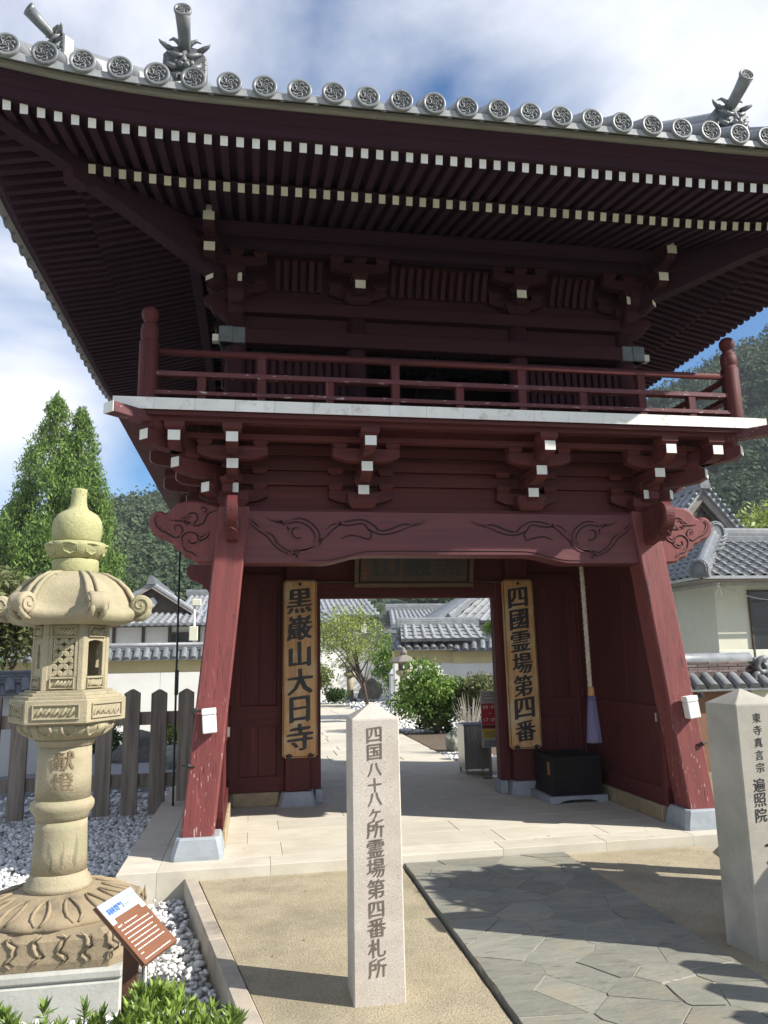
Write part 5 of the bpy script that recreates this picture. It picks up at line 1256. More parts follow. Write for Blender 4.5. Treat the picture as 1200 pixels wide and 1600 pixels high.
# right-hand wall with tall coping
e = empty('earthen_wall', (4.6, 4.5, -.1), 'brown earthen wall with dark layered tile coping behind the right leg', 'garden wall')
m = MB(); m.box(2.9, 5.75, 4.38, 4.62, -.16, 1.10); m.build('wall_panel', brown_pl, e)
m = MB(); m.box(5.755, 9.5, 4.36, 4.64, -.16, 1.12); m.build('wall_panel', cream_pl, e)
m = MB(); m.prism([(-.32, 1.02), (-.32, 1.05), (-.12, 1.20), (.12, 1.20), (.32, 1.05), (.32, 1.02)], (2.9, 4.5, 0), (0, 1, 0), (0, 0, 1), (3.2, 0, 0)); m.build('coping_bed', tile, e)
for k in range(14): piece('coping_tile', CT, e, (3.0+k*.225, 4.17, 1.07), Matrix.Rotation(R(34), 3, 'X'), (1.15, .9, 1.2))
for j in range(6):
    n = 9
    for k in range(n):
        m = MB(); x0 = 2.9+k*.335-(.15 if j % 2 else 0); m.box(max(2.9, x0)+.002, x0+.333, 4.5-.115+.006*(j % 2), 4.5+.115, 1.202+j*.042, 1.241+j*.042, .005); m.build('ridge_course', M('brown_ridge_tile', (.11, .075, .07), (.16, .12, .11), .6, 8, piece=.3) if (j == 0 and k == 0) else bpy.data.materials['brown_ridge_tile'], e)
m = MB(); m.lathe([(.0, 0), (.10, 0), (.10, 2.98), (.0, 2.98)], (0, 0, 0), 16, T=Matrix.Translation((2.88, 4.5, 1.48)) @ Matrix.Rotation(math.pi/2, 4, 'Y')); m.build('ridge_cap', tile, e)
m = MB()
for (cx, cz, r0, s) in ((5.98, 1.36, .13, 1), (6.10, 1.20, .09, -1), (5.86, 1.19, .07, 1)):
    P = [(cx+(r0*(1-.75*t))*math.cos(s*(1.2+6.5*t)), 4.33, cz+(r0*(1-.75*t))*math.sin(s*(1.2+6.5*t))) for t in [j/18 for j in range(19)]]; m.tube(P, [.05*(1-.4*j/18) for j in range(19)], 8)
m.box(5.84, 6.12, 4.36, 4.62, 1.06, 1.50, .05); m.build('swirl_end_tile', tile, e)

# ------------------------------------------------------------------ houses
e = empty('plastered_house', (9.5, 10, -.1), 'cream plastered house with grey pantile hip roof behind the right leg', 'house')
hx0, hy0 = 7.62, 8.0
m = MB(); m.box(hx0, 14, hy0, 16, -.16, 2.93); m.build('wall', cream_pl, e)
m = MB(); m.box(hx0-.02, 14, hy0-.02, 16.02, 2.93, 3.0); m.build('wall_plate', M('pale_grey_fascia', (.5, .49, .46)), e)
m = MB(); m.box(hx0-.62, 14.6, hy0-.62, 16.6, 3.0, 3.035); m.build('eave_soffit', wood_gr, e)
m = MB(); m.box(hx0-.04, 14.1, hy0-.04, hy0-.02, 1.0, 1.62, .01); m.build('lower_band', M('paler_cream_band', (.72, .71, .60)), e)
for x0, x1 in ((8.40, 9.45), (10.4, 11.6)):
    m = MB(); m.box(x0, x1, hy0-.035, hy0-.015, 1.45, 2.80, .005); w_ = m.build('window', glass_dk, e)
    for a, b, c, d in ((x0-.04, x0, 1.41, 2.84), (x1, x1+.04, 1.41, 2.84), (x0, x1, 1.41, 1.45), (x0, x1, 2.80, 2.84), ((x0+x1)/2-.02, (x0+x1)/2+.02, 1.45, 2.80)):
        m = MB(); m.box(a, b, hy0-.05, hy0-.01, c, d, .004); m.build('window_frame', wood_dk, w_)
ex, ey, ez = hx0-.66, hy0-.66, 3.06; RX, RY, RZ = 8.55, 9.25, 4.06
# S-shaped pantiles, one by one on the front slope
def pantile(sp, ln):
    m = MB(); P0_, P1_ = [], []
    for yy, zz, acc in ((0, .012, P0_), (ln*1.12, -.012, P1_)):
        for q in range(9):
            t = q/8; x = sp*(t-.5); z = .035*math.sin(2*math.pi*t+.6)+zz; acc.append((x, yy, z))
    m.loft([P0_+[(x, y, z-.018) for x, y, z in P0_[::-1]], P1_+[(x, y, z-.018) for x, y, z in P1_[::-1]]], True, 0, True); return m.mesh('pantile', [tile], False)[0]
PT = pantile(.27, .27)
slope = math.atan2(RZ-ez, RY-ey); sl_len = math.hypot(RZ-ez, RY-ey); nr = int(sl_len/.25)
for j in range(nr):
    for i in range(22):
        yy = ey+j*.25*math.cos(slope); x = ex+.15+i*.265
        if x-ex < (yy-ey)*(RX-ex)/(RY-ey)+.1: continue
        piece('pantile', PT, e, (x, yy, ez+.03+j*.25*math.sin(slope)), Matrix.Rotation(slope, 3, 'X'))
for j in range(nr):
    for i in range(20):
        xx = ex+j*.25*(RX-ex)/sl_len/1.0*math.cos(math.atan2(RZ-ez, RX-ex))*1.05; y = ey+.15+i*.265
        if y-ey < (xx-ex)*(RY-ey)/(RX-ex)+.1: continue
        s2 = math.atan2(RZ-ez, RX-ex); piece('pantile', PT, e, (ex+j*.25*math.cos(s2), y, ez+.03+j*.25*math.sin(s2)), Matrix.Rotation(-math.pi/2, 3, 'Z') @ Matrix.Rotation(s2, 3, 'X'))
m = MB(); m.loft([[(ex, ey, ez), (14.6, ey, ez), (14.6, 17, ez), (ex, 17, ez)], [(RX, RY, RZ), (14.0, RY, RZ), (14.0, 15.6, RZ), (RX, 15.6, RZ)]]); m.build('roof_bed', tile, e)
ridge(e, ((ex-.02, ey-.02, ez+.02), (RX, RY, RZ)), .15, .30, 'hip_ridge'); ridge(e, ((RX, RY, RZ), (14.5, RY, RZ)), .15, .30, 'main_ridge'); ridge(e, ((RX, RY, RZ), (RX, 15.6, RZ)), .15, .3, 'main_ridge')
def archtile(x, y, z, w, h, ang):
    m = MB(); T = Matrix.Translation((x, y, z)) @ Matrix.Rotation(ang, 4, 'Z')
    P = [(-w, 0), (-w, h*.55)]+[(w*math.cos(math.pi-math.pi*q/8), h*.55+h*.45*math.sin(math.pi*q/8)) for q in range(1, 8)]+[(w, h*.55), (w, 0)]
    m.prism(P, (0, 0, 0), (1, 0, 0), (0, 0, 1), (0, .14, 0), b=.02, T=T)
    m.tube([(a*.72, -.01, b*.8+.02) for a, b in P], .018, 6, T=T)
    for q in range(9): a = math.pi*q/8; m.lathe([(0, -.015), (.014, 0), (0, .015)], (w*.88*math.cos(a), -.01, h*.52+h*.40*math.sin(a)), 6, T=T)
    return m.build('arched_ridge_tile', tile, e)
archtile(RX-.02, RY-.16, RZ-.02, .22, .46, 0); archtile(ex-.12, ey-.12, ez-.02, .19, .36, -math.pi/4)
m = MB(); m.box(ex, 14.6, ey-.05, ey-.02, ez-.05, ez+.01); m.box(ex-.05, ex-.02, ey, 16.6, ez-.05, ez+.01); m.build('gutter', steel, e)
# insulator and cable on the house corner
m = MB(); P = [(hx0-.05+t*2.4, hy0-.28-.02*t, 2.93-.38*math.sin(math.pi*min(1, t*1.02))*.9+.06*t) for t in [j/16 for j in range(17)]]; m.tube(P, .012, 6); cb = m.build('power_cable', steel); tag(cb, 'thin sagging cable strung across the cream house wall', 'cable')
m = MB(); m.lathe([(0, 0), (.03, .01), (.02, .05), (.035, .07), (.02, .10), (0, .11)], (hx0-.05, hy0-.26, 2.88), 8); m.tube([(hx0-.06, hy0-.26, 2.9), (hx0-.12, hy0-.24, 2.70)], .01, 5); m.tube([(hx0-.04, hy0-.26, 2.9), (hx0+.02, hy0-.24, 2.70)], .01, 5); m.build('insulator', plastic_w, cb)
# gabled hall behind
e = empty('gabled_hall', (9.7, 14, 0), 'grey timber gable roof rising behind the cream house at the right', 'house')
ax_, ay_, az_ = 9.72, 11.3, 5.80; gw, gd = 1.75, 2.05
tiled_roof(e, (ax_-gw, ay_, az_-gd), (ax_-gw, 17, az_-gd), (ax_, 17, az_), (ax_, ay_, az_), 15, 9, .08); tiled_roof(e, (ax_+gw, 17, az_-gd), (ax_+gw, ay_, az_-gd), (ax_, ay_, az_), (ax_, 17, az_), 15, 9, .08)
ridge(e, ((ax_, ay_-.1, az_-.02), (ax_, 17, az_-.02)), .14, .34)
m = MB(); m.prism([(-1.35, -1.75), (0, -.12), (1.35, -1.75)], (ax_, ay_+.45, az_-.1), (1, 0, 0), (0, 0, 1), (0, .1, 0)); m.build('gable_wall', wood_gr, e)
for s in (-1, 1):
    m = MB(); m.prism([(0, -.03), (s*1.72, -2.05), (s*1.50, -2.05), (0, -.34)], (ax_, ay_+.08, az_-.02), (1, 0, 0), (0, 0, 1), (0, .06, 0)); m.build('bargeboard', wood_gr, e)
    m = MB(); m.prism([(0, -.36), (s*1.48, -2.05), (s*1.36, -2.05), (0, -.50)], (ax_, ay_+.18, az_-.02), (1, 0, 0), (0, 0, 1), (0, .05, 0)); m.build('inner_bargeboard', wood_dk, e)
    m = MB()
    for k in range(15):
        t = (k+.3)/15; m.lathe([(0, -.06), (.055, -.04), (.065, 0), (.055, .04), (0, .06)], (ax_+s*gw*t, ay_-.02, az_-gd*t+.09), 8)
    m.build('verge_tiles', tile, e)
for k in range(14):
    x = -1.1+k*.17; h = 1.5*(1-abs(x)/1.35)
    m = MB(); m.box(ax_+x-.02, ax_+x+.02, ay_+.40, ay_+.44, az_-1.75, az_-1.75+max(.1, h), T=None); m.build('gable_slat', wood_gr, e)
m = MB(); m.box(ax_-1.3, ax_+1.3, ay_+.6, 16.5, 0, az_-1.8); m.build('hall_wall', cream_pl, e)
# left white house
e = empty('white_hall', (-5.6, 28, 0), 'white-walled hall with dark gabled tile roof beyond the wall at the left', 'house')
m = MB(); m.box(-9.5, 1.0, 25.0, 32, -.1, 3.05); m.build('wall', plaster, e)
for x in (-9.4, -8.2, -7.1, -6.0, -5.0, -3.9, -2.8):
    m = MB(); m.box(x-.06, x+.06, 24.93, 25.0, 0, 3.0); m.build('timber_post', wood_dk, e)
for x in (-8.75, -4.55):
    m = MB(); m.box(x-.42, x+.42, 24.94, 24.98, 1.9, 2.62); w_ = m.build('window', glass_dk, e)
    m = MB(); m.box(x-.47, x+.47, 24.92, 24.96, 2.62, 2.68); m.build('window_frame', wood_dk, w_)
tiled_roof(e, (-10.3, 23.9, 2.98), (1.6, 23.9, 2.98), (1.0, 25.6, 3.55), (-9.4, 25.6, 3.55), 44, 6, .08)
m = MB(); m.box(-10.2, 1.5, 24.0, 25.0, 2.9, 2.96); m.build('eave_soffit', wood_dk, e)
gx_, gy_, gz_ = -5.75, 24.9, 4.62
tiled_roof(e, (gx_-2.3, gy_, gz_-1.5), (gx_-2.3, 33, gz_-1.5), (gx_, 33, gz_), (gx_, gy_, gz_), 26, 8, .09); tiled_roof(e, (gx_+2.3, 33, gz_-1.5), (gx_+2.3, gy_, gz_-1.5), (gx_, gy_, gz_), (gx_, 33, gz_), 26, 8, .09)
ridge(e, ((gx_, gy_-.1, gz_), (gx_, 33, gz_)), .16, .30)
m = MB(); m.prism([(-1.9, -1.32), (0, -.1), (1.9, -1.32)], (gx_, gy_+.35, gz_), (1, 0, 0), (0, 0, 1), (0, .1, 0)); m.build('gable_wall', wood_dk, e)
for s in (-1, 1):
    m = MB(); m.prism([(0, .02), (s*2.25, -1.48), (s*2.0, -1.48), (0, -.20)], (gx_, gy_+.02, gz_), (1, 0, 0), (0, 0, 1), (0, .06, 0)); m.build('bargeboard', wood_gr, e)
m = MB(); m.lathe([(0, 0), (.22, 0), (.22, .08), (0, .08)], (0, 0, 0), 5, T=Matrix.Translation((gx_, gy_+.3, gz_-.75)) @ Matrix.Rotation(math.pi/2, 4, 'X')); m.build('gable_crest', plaster, e)
# floodlight pole
e = empty('floodlight_pole', (-3.42, 16, 0), 'pale pole with a small floodlight and boxes standing beyond the wall', 'pole')
m = MB(); m.tube([(-3.42, 16, -.1), (-3.42, 16, 3.2)], .035, 8); m.build('pole', cream_pl, e)
m = MB(); m.box(-3.50, -3.24, 15.9, 16.05, 3.12, 3.32, .02); m.build('lamp_head', cream_pl, e)
m = MB(); m.box(-3.55, -3.32, 15.9, 16.1, 2.15, 2.55, .01); m.box(-3.60, -3.26, 15.85, 16.1, 2.02, 2.10, .01); m.build('control_box', cream_pl, e)
# far halls seen through the passage
def farhall(name, x0, x1, y, ze, zr_, label, wallm=plaster, rows_=30):
    e = empty(name, ((x0+x1)/2, y+2, 0), label, 'house')
    m = MB(); m.box(x0+.6, x1-.6, y+1, y+6, -.1, ze+.1); m.build('wall', wallm, e)
    for k in range(5):
        x = x0+1+(x1-x0-2)*k/4; m = MB(); m.box(x-.08, x+.08, y+.95, y+1, 0, ze); m.build('timber_post', wood_dk, e)
    tiled_roof(e, (x0, y, ze), (x1, y, ze), (x1-.5, y+3.5, zr_), (x0+.5, y+3.5, zr_), rows_, 6, .09)
    tiled_roof(e, (x1, y+7, ze), (x0, y+7, ze), (x0+.5, y+3.5, zr_), (x1-.5, y+3.5, zr_), rows_, 6, .09)
    ridge(e, ((x0+.3, y+3.5, zr_), (x1-.3, y+3.5, zr_)), .18, .35)
farhall('far_hall', -6, 5.3, 37, 3.9, 5.35, 'long low hall with striped grey tile roof seen at the upper left of the passage', rows_=36)
farhall('far_hall', 5.0, 10.0, 31.5, 2.95, 4.05, 'grey tiled roof between the trees in the middle of the passage', rows_=18)
e = empty('hipped_hall', (9, 25, 0), 'hall with broad shining grey hip roof at the upper right of the passage', 'house')
tiled_roof(e, (4.9, 19.5, 2.75), (13, 19.5, 2.75), (13, 23.5, 5.3), (9.0, 23.5, 5.3), 26, 9, .08); tiled_roof(e, (4.9, 27.5, 2.75), (4.9, 19.5, 2.75), (9.0, 23.5, 5.3), (9.0, 23.6, 5.3), 24, 9, .08)
ridge(e, ((4.85, 19.45, 2.78), (9.0, 23.5, 5.3)), .13, .24, 'hip_ridge')
m = MB(); m.box(5.7, 13, 20.4, 27, -.1, 2.85); m.build('wall', plaster, e)
m = MB(); m.box(4.95, 13, 19.55, 20.4, 2.66, 2.72); m.build('eave_soffit', wood_dk, e)

# ------------------------------------------------------------------ courtyard
e = empty('courtyard_path', (0, 9, 0)); e['kind'] = 'structure'
yy = 4.955; rr = random.Random(3)
while yy < 20:
    h = rr.choice((.55, .7, .85)); n = 3; x0, x1 = -1.25, 1.26; cuts = sorted([x0, x1]+[x0+(x1-x0)*(q+rr.uniform(.8, 1.2))/n for q in range(n-1)])
    for a, b in zip(cuts, cuts[1:]):
        m = MB(); m.box(a+.004, b-.004, yy+.004, yy+h-.004, .0, .055+rr.uniform(-.002, .002), .006); m.build('paving_slab', slab, e)
    yy += h
m = MB(); m.prism([(1.32, 6.05), (1.5, 5.6), (3.2, 5.4), (4.2, 8), (4.2, 10.6), (2.6, 11.6), (1.34, 11.9)], (0, 0, .0), (1, 0, 0), (0, 1, 0), (0, 0, .035)); m.build('planting_bed', soil, kind='structure')
stones('gravel', scatter(1500, 1.3, 2.0, 4.98, 6.3, .02, lambda x, y: (y < 6.35-(x-1.3)*.3), .015), .028, gravel_w, kind='stuff')
stones('gravel', scatter(5200, -1.0, 7, 12.6, 27, .012, lambda x, y: (x > 1.35) | (y > 20.2), .015), .055, gravel_w, kind='stuff')
stones('gravel', scatter(1200, 1.35, 3.6, 9.0, 12.6, .045, lambda x, y: (x > 1.4) & (y > 9.6), .012), .035, gravel_w, kind='stuff')
def rock(name, c, s, mat, label, seed):
    r = np.random.default_rng(seed); m = bmesh.new(); bmesh.ops.create_icosphere(m, subdivisions=3, radius=1)
    ph = r.uniform(0, 6, 6)
    for v in m.verts:
        p = v.co; k = 1+.16*math.sin(3*p.x+ph[0])*math.sin(2.7*p.y+ph[1])+.12*math.sin(5*p.z+ph[2]+p.x*2)+.05*math.sin(11*p.x+ph[3])*math.sin(9*p.z+ph[4])+r.uniform(-.02, .02)
        v.co = Vector((p.x*k*s[0], p.y*k*s[1], max(-.3, p.z)*k*s[2]))
    me = bpy.data.meshes.new(name); m.to_mesh(me); m.free(); me.materials.append(mat); o = bpy.data.objects.new(name, me); link(o, None, c); tag(o, label, 'rock', 'garden rocks')
rock('garden_rock', (1.60, 6.5, .10), (.15, .14, .29), rock_m, 'upright pale green rock beside the steel bin at the passage', 1)
rock('garden_rock', (2.40, 21.5, .30), (.48, .4, .55), rock_d, 'dark round boulder beside the small far lantern', 2)
rock('garden_rock', (2.35, 8.4, .10), (.30, .22, .16), rock_d, 'low dark rock at the edge of the planting bed', 3)
rock('garden_rock', (-2.9, 6.2, .05), (.4, .3, .28), rock_m, 'mossy rock on the gravel behind the picket fence', 4)
rock('garden_rock', (-3.6, 7.2, .05), (.5, .35, .35), rock_d, 'larger dark rock behind the picket fence', 5)
def small_lantern(name, x, y, z0, h, label):
    e = empty(name, (x, y, z0), label, 'stone lantern', 'small courtyard stone lanterns'); k = h/1.65
    for nm, pr_, n_ in (('base', [(.24, 0), (.25, .05), (.20, .09), (.12, .12)], 16), ('shaft', [(.125, .10), (.12, .5), (.125, .85)], 16), ('platform', [(.13, .84), (.22, .90), (.24, .94), (.24, 1.0), (.16, 1.02)], 6), ('cap', [(.16, 1.20), (.40, 1.22), (.42, 1.26), (.30, 1.34), (.14, 1.42), (.08, 1.45)], 6), ('finial', [(.05, 1.44), (.10, 1.47), (.11, 1.52), (.06, 1.60), (.02, 1.66), (0, 1.67)], 12)):
        m = MB(); m.lathe([(a*k, b*k) for a, b in pr_], (x, y, z0), n_, smooth=n_ > 6); m.build(nm, lan if nm in ('shaft', 'platform') else grey_lan, e)
    fbx = MB()
    for q in range(6):
        a = R(60*q); fbx.box(-.02*k, .02*k, -.02*k, .02*k, 1.015*k, 1.205*k, T=Matrix.Translation((x+.14*k*math.cos(a), y+.14*k*math.sin(a), z0)))
    fbx.lathe([(.145*k, 1.015*k), (.145*k, 1.06*k)], (x, y, z0), 6, smooth=False); fbx.lathe([(.145*k, 1.16*k), (.145*k, 1.205*k)], (x, y, z0), 6, smooth=False)
    fbx.build('light_chamber', grey_lan, e)
small_lantern('courtyard_lantern', 1.74, 22, .03, 1.66, 'far small stone lantern with pale round shaft on the white gravel')
small_lantern('courtyard_lantern', 1.86, 12.2, .42, 1.40, 'nearer brown stone lantern rising behind the big green shrub')
e = empty('stone_marker', (2.42, 17, 0), 'pale grey carved stone marker post left of the courtyard shrub', 'stone marker')
m = MB(); m.box(2.33, 2.53, 16.9, 17.1, 0, 1.05, .02); m.build('marker_shaft', M('pale_grey_stone', (.42, .45, .46)), e)
m = MB(); m.box(2.31, 2.55, 16.88, 17.12, 1.052, 1.12, .02); m.lathe([(.12, 1.121), (.07, 1.2), (0, 1.25)], (2.43, 17, 0), 4, smooth=False, a0=math.pi/4); m.build('marker_cap', bpy.data.materials['pale_grey_stone'], e)
# steel bin
e = empty('steel_bin', (1.17, 3.75, .08), 'brushed steel square bin on short legs standing behind the right door jamb', 'bin')
m = MB(); m.box(.995, 1.36, 3.6, 3.95, .145, .70, .006); m.build('bin_body', steel, e)
m = MB(); m.box(.985, 1.37, 3.59, 3.96, .702, .715, .003); m.build('bin_rim', steel, e)
m = MB(); m.box(1.01, 1.345, 3.615, 3.935, .7155, .717); m.build('bin_opening', black_m, e)
for x in (1.02, 1.335):
    for y in (3.62, 3.93):
        m = MB(); m.box(x-.012, x+.012, y-.012, y+.012, .081, .146); m.build('leg', steel, e)
# opening-hours sign
e = empty('opening_hours_sign', (1.26, 3.30, .08), 'standing notice with red 08:00 ~ 17:00 panel and yellow strip beside steel bin', 'notice stand')
sx0, sx1 = 1.150, 1.385
m = MB(); m.box(sx0, sx1, 3.29, 3.305, .45, 1.16, .003); m.build('notice_board', M('pale_notice_grey', (.58, .56, .53)), e)
m = MB(); m.box(sx0+.006, sx1-.006, 3.286, 3.2895, .735, 1.0); m.build('red_panel', red_sign, e)
m = MB(); m.box(sx0+.006, sx1-.006, 3.286, 3.2895, .565, .68); m.build('yellow_panel', yellow_sign, e)
m = MB(); m.box(sx0+.006, sx1-.006, 3.286, 3.2895, .685, .73); m.build('dark_red_strip', M('dark_red_print', (.2, .02, .02)), e)
m = MB()
for txt, z in (('08:00', .955), ('17:00', .795)):
    for i, ch in enumerate(txt): write(m, ch, (sx0+.04+.037*i, 3.285, z), Xv, Zv, .062, off=.02, norm=False)
write(m, '~', (sx0+.115, 3.285, .875), Xv, Zv, .06, norm=False)
m.build('white_numerals', white_ink, e)
m = MB(); rr = random.Random(8)
for z in (1.125, 1.09, 1.04, .64, .615, .59, .53, .51, .49, .47):
    a = sx0+.03
    while a < sx1-.03: l = rr.uniform(.008, .02); m.box(a, a+l, 3.284, 3.2855, z-.006, z+.006); a += l+.006
m.build('small_print', grey_ink, e, kind='stuff')
m = MB(); m.box(1.252, 1.272, 3.306, 3.326, .095, .6); m.build('stand_pole', steel, e)
m = MB(); m.box(1.12, 1.40, 3.2, 3.42, .081, .094, .004); m.build('stand_base', steel, e)
m = MB(); m.tube([(-.96, 4.5, .85), (-.90, 4.2, .10)], .02, 8); o = m.build('leaning_pole', wood_gr); tag(o, 'thin pole leaning behind the left door jamb', 'pole')

# ------------------------------------------------------------------ foliage
def quads(P, sz, asp, nrm=None, up=0., cup=0.):
    n = len(P); Rm = randrot(n)
    u = Rm[:, :, 0]; v = Rm[:, :, 1]
    if nrm is not None:
        w = nrm+rng.normal(size=(n, 3))*.5; w /= np.linalg.norm(w, axis=1)[:, None]; u = np.cross(w, rng.normal(size=(n, 3))); u /= np.linalg.norm(u, axis=1)[:, None]; v = np.cross(w, u)
    if up: u = u*(1-up)+np.array([0, 0, 1.])*up; u /= np.linalg.norm(u, axis=1)[:, None]; v = v-(v*u).sum(1)[:, None]*u; v /= np.linalg.norm(v, axis=1)[:, None]
    s = sz*rng.uniform(.6, 1.3, (n, 1)); a = u*s; b = v*s*asp
    V = np.stack([P-a, P-a*.1+b, P+a, P-a*.1-b], 1).reshape(-1, 3); F = np.arange(4*n).reshape(-1, 4); return V, F
def clumps(cs, rs, n, squash=.8, shell=.5):
    """n points in ellipsoid clumps, biased to their surface"""
    cs = np.asarray(cs, float); rs = np.asarray(rs, float); w = rs**2; k = rng.choice(len(cs), n, p=w/w.sum()); d = rng.normal(size=(n, 3)); d /= np.linalg.norm(d, axis=1)[:, None]
    r = rs[k]*(shell+(1-shell)*rng.random(n))**1.0*rng.uniform(.85, 1.12, n); P = cs[k]+d*r[:, None]*np.array([1, 1, squash]); return P, d
def tree(name, base, h, cs, rs, n, leaf, mat, label, cat, trunk_r=.08, asp=.45, up=0., group=None, limbs=True, squash=.8, shell=.45):
    e = empty(name, base, label, cat, group); B = Vector(base)
    P, d = clumps(cs, rs, n, squash, shell); P = P[P[:, 2] > base[2]+.02]; V, F = quads(P, leaf, asp, None, up)
    rawmesh('crown', V, F, mat, e)
    m = MB(); top = Vector(np.average(cs, axis=0).tolist()); m.tube([B, B.lerp(top, .4)+Vector((.03*h, 0, 0)), top], [trunk_r, trunk_r*.7, trunk_r*.3], 8)
    if limbs:
        for c in list(cs)[:14]:
            s = B.lerp(top, random.uniform(.15, .7)); c = Vector([float(q) for q in c]); m.tube([s, s.lerp(c, .5)+Vector((0, 0, .04*h)), c], [trunk_r*.45, trunk_r*.28, trunk_r*.1], 6)
    m.build('trunk', bark, e); return e
def blob(c, r, n, sp=(1, 1, .8), r0=.45):
    d = rng.normal(size=(n, 3)); d /= np.linalg.norm(d, axis=1)[:, None]; q = np.array(c)+d*rng.uniform(.3, 1, (n, 1))*r*np.array(sp)*(1-r0*.6); return q, rng.uniform(.7, 1.2, n)*r*r0
# twin-topped conifer at the left
def conifer(name, x, y, z0, h, r, label, n=75000):
    e = empty(name, (x, y, z0), label, 'conifer', 'tall conifers at the left')
    cs, rs = [], []
    for i in range(460):
        t = rng.random()**1.0; a = rng.uniform(0, 2*math.pi); prof_ = min(1, (1-t)*1.75)**.68*(.82+.18*(1-t))*(.86+.14*math.sin(t*22+a)); rr_ = r*prof_; k = rng.uniform(.55, .95)
        cs.append((x+rr_*k*math.cos(a), y+rr_*k*math.sin(a), z0+h*(.06+.92*t))); rs.append(max(.26, r*.30*(1-t*.7))*rng.uniform(.7, 1.25))
    cs.append((x, y, z0+h*.985)); rs.append(.25)
    P, d = clumps(cs, rs, n, 1.5, .35); V, F = quads(P, .11, .30, None, .5); rawmesh('crown', V, F, leaf_con, e)
    m = MB(); m.tube([(x, y, z0), (x, y, z0+h*.5), (x, y, z0+h*.97)], [.3, .18, .03], 8); m.build('trunk', bark, e)
conifer('tall_conifer', -10.95, 30, -.1, 14.1, 3.1, 'tall bright green conifer at the far left, the higher of two tops')
conifer('tall_conifer', -9.9, 30.4, -.1, 13.6, 2.7, 'tall conifer tucked against its neighbour, just left of the blue sky gap')
conifer('tall_conifer', -12.9, 31, -.1, 9.0, 3.0, 'lower dark conifer cut by the left edge of the picture')
cs, rs = blob((-6.9, 10, 2.5), 1.5, 34); tree('broadleaf_tree', (-6.9, 10, -.1), 3, cs, rs, 9000, .075, leaf_olive, 'olive green broadleaf tree left of the stone lantern', 'tree')
cs, rs = blob((-6.8, 9.2, .9), 1.15, 20); tree('garden_shrub', (-6.8, 9.2, -.1), 1.6, cs, rs, 4500, .075, leaf_mid, 'dense shrub low at the left edge behind the lantern', 'shrub')
cs, rs = blob((21.6, 25, 6.1), 2.6, 40); tree('broadleaf_tree', (21.6, 25, 0), 6, cs, rs, 9000, .16, leaf_yel, 'sunlit yellow-green tree on the slope beyond the right roof', 'tree', .2)
cs, rs = blob((1.92, 9.6, .80), .86, 36, (1, .9, .95)); tree('courtyard_shrub', (2.0, 9.6, .03), 1.4, cs, rs, 8200, .048, leaf_bright, 'large glossy green shrub in the courtyard bed', 'shrub', .03)
cs, rs = blob((1.95, 9.5, .35), .5, 12); tree('courtyard_shrub', (2.05, 9.3, .03), .8, cs, rs, 1500, .05, leaf_mid, 'dark lower skirt of greenery under the large courtyard shrub', 'shrub', .03)
cs, rs = blob((2.95, 9.4, .85), .75, 24); tree('courtyard_shrub', (3.0, 9.4, .03), 1.2, cs, rs, 3400, .045, leaf_olive, 'thin olive shrub in front of the yellow wall', 'shrub', .025)
cs, rs = blob((1.45, 19.8, 2.3), 1.6, 80, (1.05, .8, .95), .30); tree('maple_tree', (2.05, 19.8, 0), 3.2, cs, rs, 5200, .05, leaf_yel, 'light yellow-green maple filling the left of the passage view', 'tree', .06)
cs, rs = blob((2.55, 18.2, 1.5), .95, 40, (.8, .8, 1.3), .28); tree('maple_tree', (2.6, 18.2, 0), 2.4, cs, rs, 3000, .05, leaf_bright, 'slender fresh green sapling between the two courtyard lanterns', 'tree', .035)
cs, rs = blob((.35, 21, .85), .8, 20); tree('courtyard_shrub', (.4, 21, 0), 1.4, cs, rs, 2600, .055, leaf_yel, 'round yellow-green shrub at the left of the passage view', 'shrub', .03)
cs, rs = blob((-.2, 24, 2.6), 1.6, 40, r0=.3); tree('broadleaf_tree', (-.2, 24, 0), 4, cs, rs, 2600, .07, leaf_olive, 'thin brownish tree behind the maple', 'tree', .07)
cs, rs = blob((9.1, 29, 5.2), 2.4, 30); tree('broadleaf_tree', (9.1, 29, 0), 6, cs, rs, 5000, .12, leaf_mid, 'dark green tree rising between the far tiled roofs', 'tree', .15)
cs, rs = blob((5.75, 16.6, 2.2), .62, 18, (.8, .8, 1.1)); tree('broadleaf_tree', (5.7, 16.6, 0), 2.8, cs, rs, 2400, .06, leaf_bright, 'small leafy tree in front of the shining hip roof', 'tree', .05)
cs, rs = blob((1.0, 20.6, .3), .5, 12, (1.6, .8, .6)); tree('courtyard_shrub', (1.0, 20.6, 0), .6, cs, rs, 1500, .05, leaf_mid, 'low green ground shrub at the foot of the far lantern', 'shrub', .02)
for x, y, r_, lb in ((-4.6, 8.5, .55, 'small green shrub behind the picket fence, nearest the lantern'), (-3.4, 9.5, .45, 'yellow-green shrub behind the picket fence, close to the leg'), (-3.0, 11.2, .5, 'shrub against the white wall behind the fence')):
    cs, rs = blob((x, y, r_*.6), r_, 14); tree('garden_shrub', (x, y, -.13), r_, cs, rs, 1500, .045, leaf_yel if r_ < .5 else leaf_mid, lb, 'shrub', .02)
